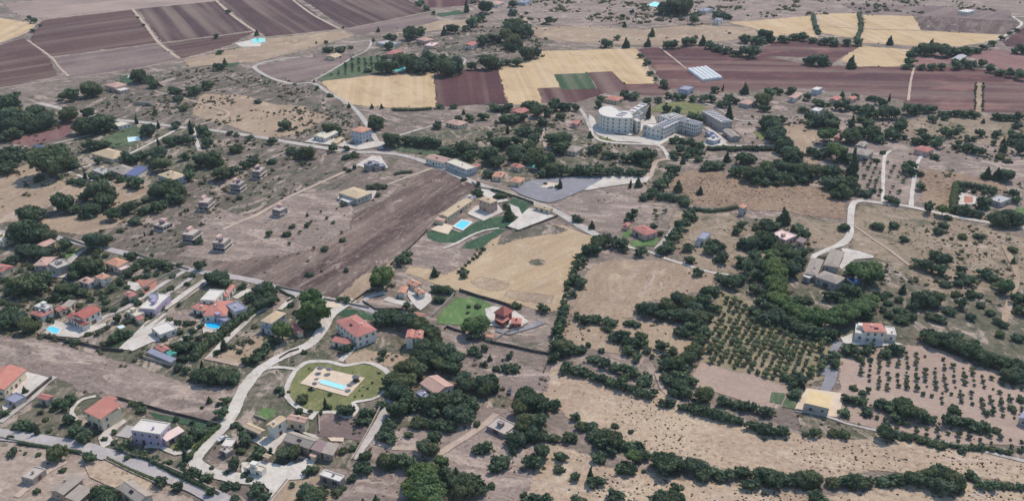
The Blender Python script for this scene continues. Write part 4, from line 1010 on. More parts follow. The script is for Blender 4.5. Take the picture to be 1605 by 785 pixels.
H('house', 'white two-storey house with a red roof between the grove and orchards', 'white', 'salmon').block('c3', (628, 528), (766, 532), (776, 478), 6.0, 'hip', rise=.9).block('c3', (568, 540), (632, 546), (636, 492), 4.4, 'flat').block('c3', (764, 546), (822, 550), (808, 502), 4.0, 'flat')
H('shed', 'large shed with a plain yellow tan roof at the end of the grey drive', 'grey', 'yellow', 'shed').block('d3', (260, 182), (412, 218), (428, 148), 4.2, 'shed', rise=1.0)
H('shed', 'blue grey shed cut by the right picture edge', 'grey', 'slate', 'shed').block('d3', (1560, 280), (1640, 300), (1680, 250), 3.0, 'gable')
# far
H('house', 'far pink ruined house above the stony scrub', 'pink', 'pinktile').block('a0', (640, 522), (700, 540), (772, 520), 4.6, 'hip').block('a0', (690, 545), (740, 560), (790, 545), 2.8, 'flat')
H('house', 'far rose-roofed villa with a garden lane', 'pink', 'rose').block('a1', (812, 325), (862, 338), (914, 312), 4.6, 'hip')
H('house', 'far pink house behind the rose-roofed garden villa', 'pink', 'pinktile').block('a1', (985, 240), (1040, 255), (1075, 238), 4.0, 'hip').block('a1', (1050, 275), (1090, 285), (1130, 265), 3, 'flat', rc='pinkish')
H('house', 'far pink and white house left of the small tan field', 'white', 'rose').block('a1', (1290, 270), (1330, 285), (1370, 265), 4.0, 'gable')
H('house', 'far tan low house inside the brown triangle lanes', 'cream', 'tan').block('a1', (440, 345), (490, 358), (535, 340), 2.8, 'gable', win=.5)
H('house', 'far pale house beside the rose-roofed garden villa', 'white', 'grey').block('a1', (740, 262), (820, 280), (870, 262), 3.0, 'flat')
H('shed', 'blue white shed below the white greenhouse', 'blue', 'slate', 'shed').block('a2', (1042, 540), (1090, 556), (1128, 536), 5.0, 'flat')
H('house', 'orange-roofed house behind the convent rotunda', 'cream', 'salmon').block('a2', (582, 605), (655, 622), (698, 600), 3.2, 'hip')
H('house', 'rose-roofed low house at the end of the long maroon field', 'cream', 'rose').block('a2', (-5, 690), (60, 702), (118, 678), 3.2, 'gable').block('a2', (0, 670), (20, 675), (40, 665), 3, 'gable')
H('house', 'tan low house left of the rose-roofed low house', 'cream', 'pinktile').block('b1', (1165, 10), (1250, 30), (1305, 8), 3.0, 'hip')
H('house', 'white house with pink roof on the edge of the red field', 'white', 'pinktile').block('a3', (160, 598), (200, 608), (250, 578), 3.6, 'gable')
H('house', 'pale blue cube house on the edge of the red field', 'blue', 'white').block('a3', (305, 548), (340, 556), (370, 540), 5.0, 'flat')
H('house', 'salmon-roofed house right of the pale blue cube house', 'cream', 'salmon').block('a3', (410, 608), (455, 618), (490, 600), 3.6, 'gable')
H('house', 'small salmon-roofed house by the roadside cypresses', 'cream', 'salmon').block('a3', (520, 605), (555, 614), (585, 598), 3.2, 'gable')
H('shed', 'white flat shed below the red field houses', 'white', 'white', 'shed').block('a3', (305, 672), (345, 685), (375, 668), 3.2, 'flat')
H('farmhouse', 'far grey farmhouse in the winding hedge', 'grey', 'grey').block('a3', (1160, 362), (1210, 372), (1255, 345), 5, 'gable')
H('house', 'pinkish house on the edge of the convent gardens', 'grey', 'pinktile').block('a2', (1405, 630), (1460, 645), (1510, 625), 3.4, 'hip')
H('house', 'far white farm buildings on the upper right edge', 'white', 'white').block('a3', (1200, 70), (1260, 78), (1310, 65), 4, 'flat')
H('house', 'far white house beside the dark upper trees', 'white', 'slate').block('a2', (1165, 60), (1200, 72), (1245, 55), 4.5, 'flat').block('a2', (1255, 120), (1280, 130), (1305, 115), 5, 'flat')
H('house', 'far pale house among the upper middle trees', 'white', 'pinktile').block('a1', (1440, 22), (1490, 32), (1530, 15), 4, 'hip')
H('house', 'far pale blue house on the upper left picture edge', 'blue', 'slate').block('a2', (55, 10), (90, 20), (130, 5), 4, 'flat')

# convent complex
cv = H('convent', 'huge pale convent with a curved rotunda and rear wing', 'convent', 'white', 'convent')
cv.prism('g:118,290 124,308 138,326 162,338 195,349 240,357 300,362 370,366 430,367 478,362 462,325 450,292 400,285 330,290 300,262 250,236 200,236 158,250 130,270', 12.0)
cv.block('g', (420, 292), (468, 315), (622, 218), 9.5, 'flat', win=1.4).block('g', (470, 330), (500, 352), (595, 305), 5.5, 'flat', rc='grey').block('g', (470, 368), (512, 398), (535, 380), 9.5, 'flat', wall='white')
cv.strips('g', (300, 325), (370, 355), (440, 310), 12.0, 3).strips('g', (420, 292), (468, 315), (622, 218), 9.5, 4)
cb = H('convent', 'pale convent block with striped skylight roofs and long window rows', 'convent', 'white', 'convent')
cb.prism('g:575,448 590,440 620,446 660,460 755,478 790,462 770,430 720,425 640,420', 8.0)
cb.block('g', (700, 435), (792, 468), (952, 392), 9.0, 'flat', win=1.5).block('g', (945, 385), (1120, 432), (1192, 410), 9.0, 'flat', win=1.5).block('g', (690, 345), (850, 385), (1015, 352), 9.4, 'flat', rc='grey')
cb.strips('g', (700, 435), (792, 468), (952, 392), 9.0, 7).strips('g', (945, 385), (1120, 432), (1192, 410), 9.0, 7).strips('g', (690, 345), (850, 385), (1015, 352), 9.4, 5, 'white')
H('building', 'long pale hall with a striped roof right of the convent', 'grey', 'white', 'hall').block('g', (1180, 292), (1385, 405), (1475, 385), 7.5, 'flat').strips('g', (1180, 292), (1385, 405), (1475, 385), 7.5, 8)
H('building', 'low white courtyard block in front of the convent annexes', 'blue', 'white', 'annexe').block('g', (1195, 582), (1300, 598), (1372, 575), 3.6, 'flat').block('g', (1215, 500), (1290, 560), (1330, 540), 3.4, 'flat', rc='slate')
H('building', 'low grey annexe with a long pitched roof right of the convent', 'grey', 'greytan', 'annexe').block('g', (1388, 482), (1480, 560), (1560, 545), 3.6, 'gable')

# white greenhouse: five joined tunnels
q = [ground(p) for p in pts('a2:1085,435 1180,505 1305,488 1205,408')]
gh = tag(empty('greenhouse', q[1]), 'white plastic greenhouse of joined tunnels on the red field', 'greenhouse')
M['film'] = plain('greenhouse_film', (212, 216, 220), .6, .25, .2)
w_ = (q[2] - q[1]) / 5; l_ = q[0] - q[1]
for i in range(5):
    V, Fc = [], []
    for e in (0, 1):
        for k in range(9):
            t = math.pi * k / 8
            V.append(w_ * (i + .5) - w_ * (.5 * math.cos(t)) * .99 + l_ * e + Vector((0, 0, 1.6 + 1.3 * math.sin(t))))
        V.append(w_ * i + l_ * e); V.append(w_ * (i + 1) * .999 + l_ * e)
    for k in range(8): Fc.append((k, k + 1, 12 + k, 11 + k))
    Fc += [(0, 11, 20, 9), (8, 10, 21, 19), tuple(range(8, -1, -1)) + (9, 10), tuple(range(11, 20)) + (21, 20)]
    link('tunnel', mesh_of('tunnel', V, Fc, M['film'], smooth=False), gh)

# ------------------------------------------------------------------ pools
nt = NT('pool_water')
wv = nt.noise(1.2, 4, .6)
def water(name, c):
    nt = NT(name)
    finish(nt, nt.mix(nt.mrange(nt.noise(.5, 3), .3, .7, 0, .3), alb(c, 1.15), alb(tuple(x * .88 for x in c), 1.1)), .12, nt.noise(2.2, 3), .06, .05, .4)
    return nt.m
WAT = {'sky': water('water_sky', (96, 205, 232)), 'pale': water('water_pale', (160, 224, 230)), 'deep': water('water_deep', (20, 110, 190)), 'blue': water('water_blue', (30, 180, 235)), 'teal': water('water_teal', (110, 205, 195)), 'white': water('water_white', (196, 226, 228))}
M['coping'] = plain('pool_coping', (230, 222, 210), .8, .15)
POOLS = []
def pool(spec, w, label, rim=.7, name='swimming_pool'):
    q = [ground(p) for p in pts(spec)]
    POOLS.append([p.copy() for p in q])
    KEEP_OUT.append([p.copy() for p in q])
    if ring_area(q) < 0: q = q[::-1]
    c = sum(q, Vector()) / len(q)
    root = tag(empty(name, c), label, 'pool')
    r = [p - c for p in q]
    o = [p + p.normalized() * rim for p in r]
    n = len(r)
    z1, z0, zw = .72, -.1, .66
    V = [Vector((p.x, p.y, z0)) for p in o] + [Vector((p.x, p.y, z1)) for p in o] + [Vector((p.x, p.y, z1)) for p in r] + [Vector((p.x, p.y, zw - .2)) for p in r]
    Fc = []
    for i in range(n):
        j = (i + 1) % n
        Fc += [(i, j, n + j, n + i), (n + i, n + j, 2 * n + j, 2 * n + i), (2 * n + i, 2 * n + j, 3 * n + j, 3 * n + i)]
    link('coping', mesh_of('coping', V, Fc, M['coping']), root)
    link('water', mesh_of('water', [Vector((p.x, p.y, zw)) for p in r], [tuple(range(n))], WAT[w]), root)
pool('e8:345,560 420,500 510,525 430,595', 'sky', 'turquoise pool on the lawn of the brick villa', 1.6)
pool('k:655,388 700,368 945,437 895,472 690,412', 'pale', 'long pale turquoise pool in the oval garden')
pool('e2:560,440 640,415 745,450 700,505 640,490', 'sky', 'small turquoise pool of the big red villa', .8)
pool('e4:960,230 1000,200 1150,225 1120,285 1050,285 970,265', 'blue', 'bright blue pool of the salmon-roofed villa', .5)
pool('e9:770,610 830,592 965,670 940,690 850,672', 'deep', 'deep blue pool beside the grey-roofed villa', .6)
pool('b2:75,262 120,255 185,272 160,292 95,285', 'teal', 'teal pool behind the roadside trees', .8)
pool('a1:838,435 870,412 925,415 918,435 870,445', 'teal', 'far turquoise pool below the far wood', .8)
pool('a0:1540,250 1570,238 1625,240 1625,262 1560,270', 'teal', 'turquoise basin beside the purple field', .8, 'water_basin')
pool('a2:835,40 880,15 920,22 910,48', 'teal', 'far green basin beside the upper wood', .8, 'water_basin')
pool('b0:785,105 850,100 860,120 790,132', 'white', 'pale pool in the far left garden', .8)
pool('a0:785,480 800,465 832,468 825,488', 'white', 'far white pool beside the pink ruin', .8)
pool('e2:1445,420 1500,395 1530,420 1480,445', 'white', 'small pale pool on the villa terrace', .5)

# ------------------------------------------------------------------ walls and fences
def wall(spec, label, h=1.5, t=.3, mat='stonewall', name='garden_wall'):
    q = resample([ground(p) for p in pts(spec)], 6, False)
    c = q[0].copy()
    V, Fc = [], []
    n = len(q)
    for i, p in enumerate(q):
        d = (q[min(i + 1, n - 1)] - q[max(i - 1, 0)]).normalized(); s = Vector((d.y, -d.x, 0)) * t / 2
        hh = h * (1 + .12 * noise.noise(p * .2))
        for a, z in ((s, -.2), (s, hh), (-s, hh), (-s, -.2)): V.append(p - c + a + Vector((0, 0, z)))
    for i in range(n - 1):
        for k in range(3): Fc.append((i * 4 + k, i * 4 + 4 + k, i * 4 + 5 + k, i * 4 + 1 + k))
    Fc += [(0, 1, 2, 3), tuple(4 * n - 4 + k for k in (3, 2, 1, 0))]
    o = link(name, mesh_of(name, V, Fc, M[mat]), None, c)
    tag(o, label, 'wall')
wall('e7:770,230 950,290 1180,355 1300,400', 'dark wall between the golden meadow and the bright lawn', 1.6, .3, 'blackline')
wall('e7:500,490 640,360 740,245', 'stone wall left of the bright green lawn')
wall('m:440,140 480,105 560,140 700,175', 'low wall at the white track under the bright lawn', 1.4, .3, 'blackline')
wall('m:1000,290 1250,340 1500,400 c2:240,672 205,780', 'dark boundary wall round the grey bushy plot', 1.5, .3, 'blackline')
wall('m:1060,265 1200,170 1420,105', 'pale wall along the drive of the pagoda-like house', 1.2)
wall('c2:240,672 300,450', 'thin wall along the tree belt', 1.4)
wall('c1:590,355 680,290 690,280', 'short wall at the street plot', 1.2, .3, 'blackline')
wall('c1:660,345 740,395 900,395', 'hedge wall around the bare street plot', 1.2, .4, 'blackline')
wall('c1:130,255 300,290', 'wall along the upper side of the street', 1.4)
wall('c1:420,330 700,385', 'wall on the field side of the street', 1.3)
wall('c0:840,60 1160,150', 'long wall on the field side beside the villas', 1.4)
wall('F:670,362 640,392 612,416', 'wall between the brown field and the garden plots', 1.4, .4, 'blackline')
wall('e8:60,600 155,500 215,420', 'wall behind the long tan barn', 1.6)
wall('e8:870,568 1000,608 1180,540 1400,455', 'dark retaining wall below the white car park', 1.2, .5, 'blackline')
wall('e8:520,110 620,170 740,190 950,255 1150,320', 'white wall along the main road before the villa', 1.5)
wall('f2:540,160 760,220 1000,290 1250,350 1600,440', 'dark wall behind the lilac house', 1.4, .3, 'blackline')
wall('f2:540,670 700,760 F:230,720 300,750 345,775', 'grey wall along the near street below the lilac house', 1.5, .4)
wall('d0:0,395 250,445 500,480', 'low wall on the near side of the lower left street', 1.0)
wall('d0:640,530 800,610 960,680', 'low wall beside the pale dusty yard', 1.0, .4)
wall('f1:640,270 480,400 330,530 150,640 0,770', 'dark wall beside the long pale drive', 1.8, .5, 'blackline')
wall('d1:790,170 720,310 600,530', 'long stone wall along the concrete lane', 1.4)
wall('f4:140,250 300,310', 'pale garden wall of the small fenced lawn', 1.0)
wall('f4:940,250 945,460', 'thin wall beside the mauve plot', 1.2)
wall('f5:550,530 430,680 340,790', 'pale wall along the driveway to the lower edge', 1.2)
wall('k:250,150 350,85 450,55', 'dark wall beside the broad white road', 1.2, .4, 'blackline')
wall('d3:200,228 380,258', 'wall at the foot of the yellow-roofed shed', 1.2)
wall('c0:230,555 330,575 480,600 640,640 760,650', 'wall along the lower edge of the left villas', 1.6, .3, 'blackline')
wall('c0:880,690 1060,740', 'white wall at the lower corner of the villas', 1.4)
wall('c0:680,380 820,300 960,220 1100,150', 'wall between two straight villa drives', 1.5)
wall('c0:890,500 1090,360 1250,240', 'wall beside the wide pale strip drive', 1.5)
wall('c0:330,480 250,540', 'wall beside the small turquoise pool', 1.3)
wall('a0:820,640 930,650', 'far grey wall in the stony scrub', 3.0, 1.0)
wall('b0:480,510 560,470', 'pale wall between the left field trees', 2.0, .5)
wall('b0:390,715 560,775', 'wall along the far end of the left street', 1.4)
# ------------------------------------------------------------------ plants
LEAF = [leafmat('leaf_dark', (66, 82, 64), (116, 134, 98), (132, 132, 90), (104, 122, 104)), leafmat('leaf_pine', (72, 94, 62), (124, 148, 92), (136, 146, 90), (106, 130, 92)), leafmat('leaf_olive', (92, 106, 80), (138, 148, 106), (142, 144, 100), (146, 152, 126)), leafmat('leaf_cypress', (58, 74, 62), (92, 112, 84), (96, 106, 76), (84, 102, 86)),
        leafmat('leaf_scrub', (90, 94, 74), (126, 126, 98), (132, 122, 92), (116, 116, 96))]
M['bark'] = plain('bark', (96, 80, 68), .95, .4, 2.0)

def ico(sub):
    import bmesh
    bm = bmesh.new()
    bmesh.ops.create_icosphere(bm, subdivisions=sub, radius=1.0)
    v = np.array([x.co[:] for x in bm.verts]); f = np.array([[y.index for y in x.verts] for x in bm.faces])
    bm.free()
    return v, f
ICO1, ICO2 = ico(1), ico(2)

def crown_arrays(rng, lobes, n_cards, card, core=.8, sub=ICO1, jit=.55):
    """lobes: (centre, radii).  Returns verts, tris, tint per vertex."""
    V, Fc, T = [], [], []
    n0 = 0
    C = np.array([l[0] for l in lobes]); Rr = np.array([l[1] for l in lobes])
    for c, r in zip(C, Rr):
        v = sub[0] * (1 + rng.normal(0, .09, (len(sub[0]), 1)))
        V.append(v * r * core + c); Fc.append(sub[1] + n0); T.append(np.full(len(v), .3 + .25 * rng.random())); n0 += len(v)  # core tint raised to lighten the shaded gaps inside the crown
    area = (Rr.mean(axis=1)) ** 2
    k = rng.choice(len(C), n_cards, p=area / area.sum())
    d = rng.normal(size=(n_cards, 3)); d /= np.linalg.norm(d, axis=1)[:, None]
    P = C[k] + d * Rr[k] * rng.triangular(.78, 1.0, 1.26, (n_cards, 1))
    inside = np.zeros(n_cards, bool)
    for j in range(len(C)):
        q = np.linalg.norm((P - C[j]) / Rr[j], axis=1)
        inside |= (q < .82) & (k != j)
    keep = ~inside & (P[:, 2] > -1.5)
    P, d, k = P[keep], d[keep], k[keep]
    m = len(P)
    nrm = d + rng.normal(0, jit, (m, 3)); nrm /= np.linalg.norm(nrm, axis=1)[:, None]
    a = np.cross(nrm, rng.normal(size=(m, 3))); a /= np.linalg.norm(a, axis=1)[:, None]
    b = np.cross(nrm, a)
    s = card * rng.uniform(.6, 1.4, (m, 1))
    lt = rng.random(len(C))
    tint = np.clip(.35 + .35 * (lt[k] - .5) + rng.normal(0, .22, m) + .15 * d[:, 2], 0, 1)  # random clump tones, plus top light painted in: upward cards lighter
    q = np.stack([P - a * s - b * s * .7, P + a * s - b * s * .6, P + a * s * .8 + b * s * .8, P - a * s * .8 + b * s * .7], 1).reshape(-1, 3)
    base = n0 + np.arange(m)[:, None] * 4
    f = np.concatenate([base + [0, 1, 2], base + [0, 2, 3]], 0)
    V.append(q); Fc.append(f); T.append(np.repeat(tint, 4))
    return np.concatenate(V), np.concatenate(Fc), np.concatenate(T)

def np_mesh(name, V, Fc, T, mat):
    m = bpy.data.meshes.new(name)
    V = np.asarray(V, np.float32); Fc = np.asarray(Fc, np.int32)
    m.vertices.add(len(V)); m.vertices.foreach_set('co', V.ravel())
    m.loops.add(Fc.size); m.loops.foreach_set('vertex_index', Fc.ravel())
    m.polygons.add(len(Fc)); m.polygons.foreach_set('loop_start', np.arange(len(Fc), dtype=np.int32) * 3)
    m.update(calc_edges=True)
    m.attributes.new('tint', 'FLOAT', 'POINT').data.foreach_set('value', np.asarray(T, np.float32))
    m.materials.append(mat)
    return m

def round_lobes(rng, n, flat=.8, top=0.0):
    out = [(np.array([0, 0, top]), np.array([.62, .62, .62 * flat]))]
    for i in range(n):
        t = 2 * math.pi * (i + rng.uniform(-.35, .35)) / n
        e = rng.uniform(-.35, .75)
        rr = rng.uniform(.2, .48)
        rad = (1 - rr) * math.cos(e * 1.1) * rng.uniform(.7, 1.15)
        out.append((np.array([rad * math.cos(t), rad * math.sin(t), flat * (1 - rr) * math.sin(e * 1.3) + top]), np.array([rr, rr, rr * flat * 1.1])))
    return out

def cone_lobes(rng, n, w=.42, h=1.5):
    out = []
    for i in range(n):
        z = i / (n - 1)
        r = w * (1 - z * .86) * (.75 + .25 * math.sin(min(z * 6, math.pi / 2)))
        out.append((np.array([rng.normal(0, .05), rng.normal(0, .05), -h * .5 + h * z]), np.array([r, r, h / n * 1.1])))
    return out

PROTO = {}
for kind, mi, nn, maker, cards, card in (
        ('tree', 0, 6, lambda r: round_lobes(r, int(r.integers(9, 14)), r.uniform(.72, .92)), 1500, .085),
        ('pine', 1, 4, lambda r: round_lobes(r, int(r.integers(9, 13)), r.uniform(.55, .7)), 1500, .08),
        ('bush', 0, 5, lambda r: round_lobes(r, int(r.integers(5, 9)), r.uniform(.6, .8)), 420, .13),
        ('olive', 2, 4, lambda r: round_lobes(r, int(r.integers(5, 8)), r.uniform(.75, .9)), 340, .14),
        ('cypress', 3, 3, lambda r: cone_lobes(r, 7), 520, .075),
        ('conifer', 0, 3, lambda r: cone_lobes(r, 6, .78, 1.7), 800, .10)):
    PROTO[kind] = []
    for i in range(nn):
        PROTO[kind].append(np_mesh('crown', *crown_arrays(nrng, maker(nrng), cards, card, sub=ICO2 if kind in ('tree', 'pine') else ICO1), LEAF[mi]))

def trunk_mesh(rng):
    V, Fc = [], []
    def tube(p, q, r0, r1, n=7):
        b = len(V)
        d = (q - p).normalized(); a = d.orthogonal().normalized(); c = d.cross(a)
        for pt, r in ((p, r0), (p.lerp(q, .5) + a * r0 * .2, (r0 + r1) / 2), (q, r1)):
            for k in range(n):
                t = 2 * math.pi * k / n
                V.append(pt + a * (r * math.cos(t)) + c * (r * math.sin(t)))
        for s in range(2):
            for k in range(n): Fc.append((b + s * n + k, b + s * n + (k + 1) % n, b + (s + 1) * n + (k + 1) % n, b + (s + 1) * n + k))
    tube(Vector((0, 0, -.1)), Vector((.03, .02, .55)), .075, .055)
    for k in range(4):
        t = k * 1.6 + rng.random()
        tube(Vector((.03, .02, .5)), Vector((.5 * math.cos(t), .5 * math.sin(t), 1.0)), .045, .015, 5)
    return mesh_of('trunk', V, Fc, M['bark'])
TRUNKS = [trunk_mesh(random.Random(i)) for i in range(3)]

LOW = []        # light versions for the mass of far plants
for i in range(6):
    LOW.append(crown_arrays(nrng, round_lobes(nrng, 3, .7), 26, .26))
TINY = []
for i in range(6):
    v, f = ICO1
    TINY.append((v * (1 + nrng.normal(0, .16, (len(v), 1))) * [1, 1, .62], f, np.clip(.3 + nrng.normal(0, .25, len(v)), 0, 1)))

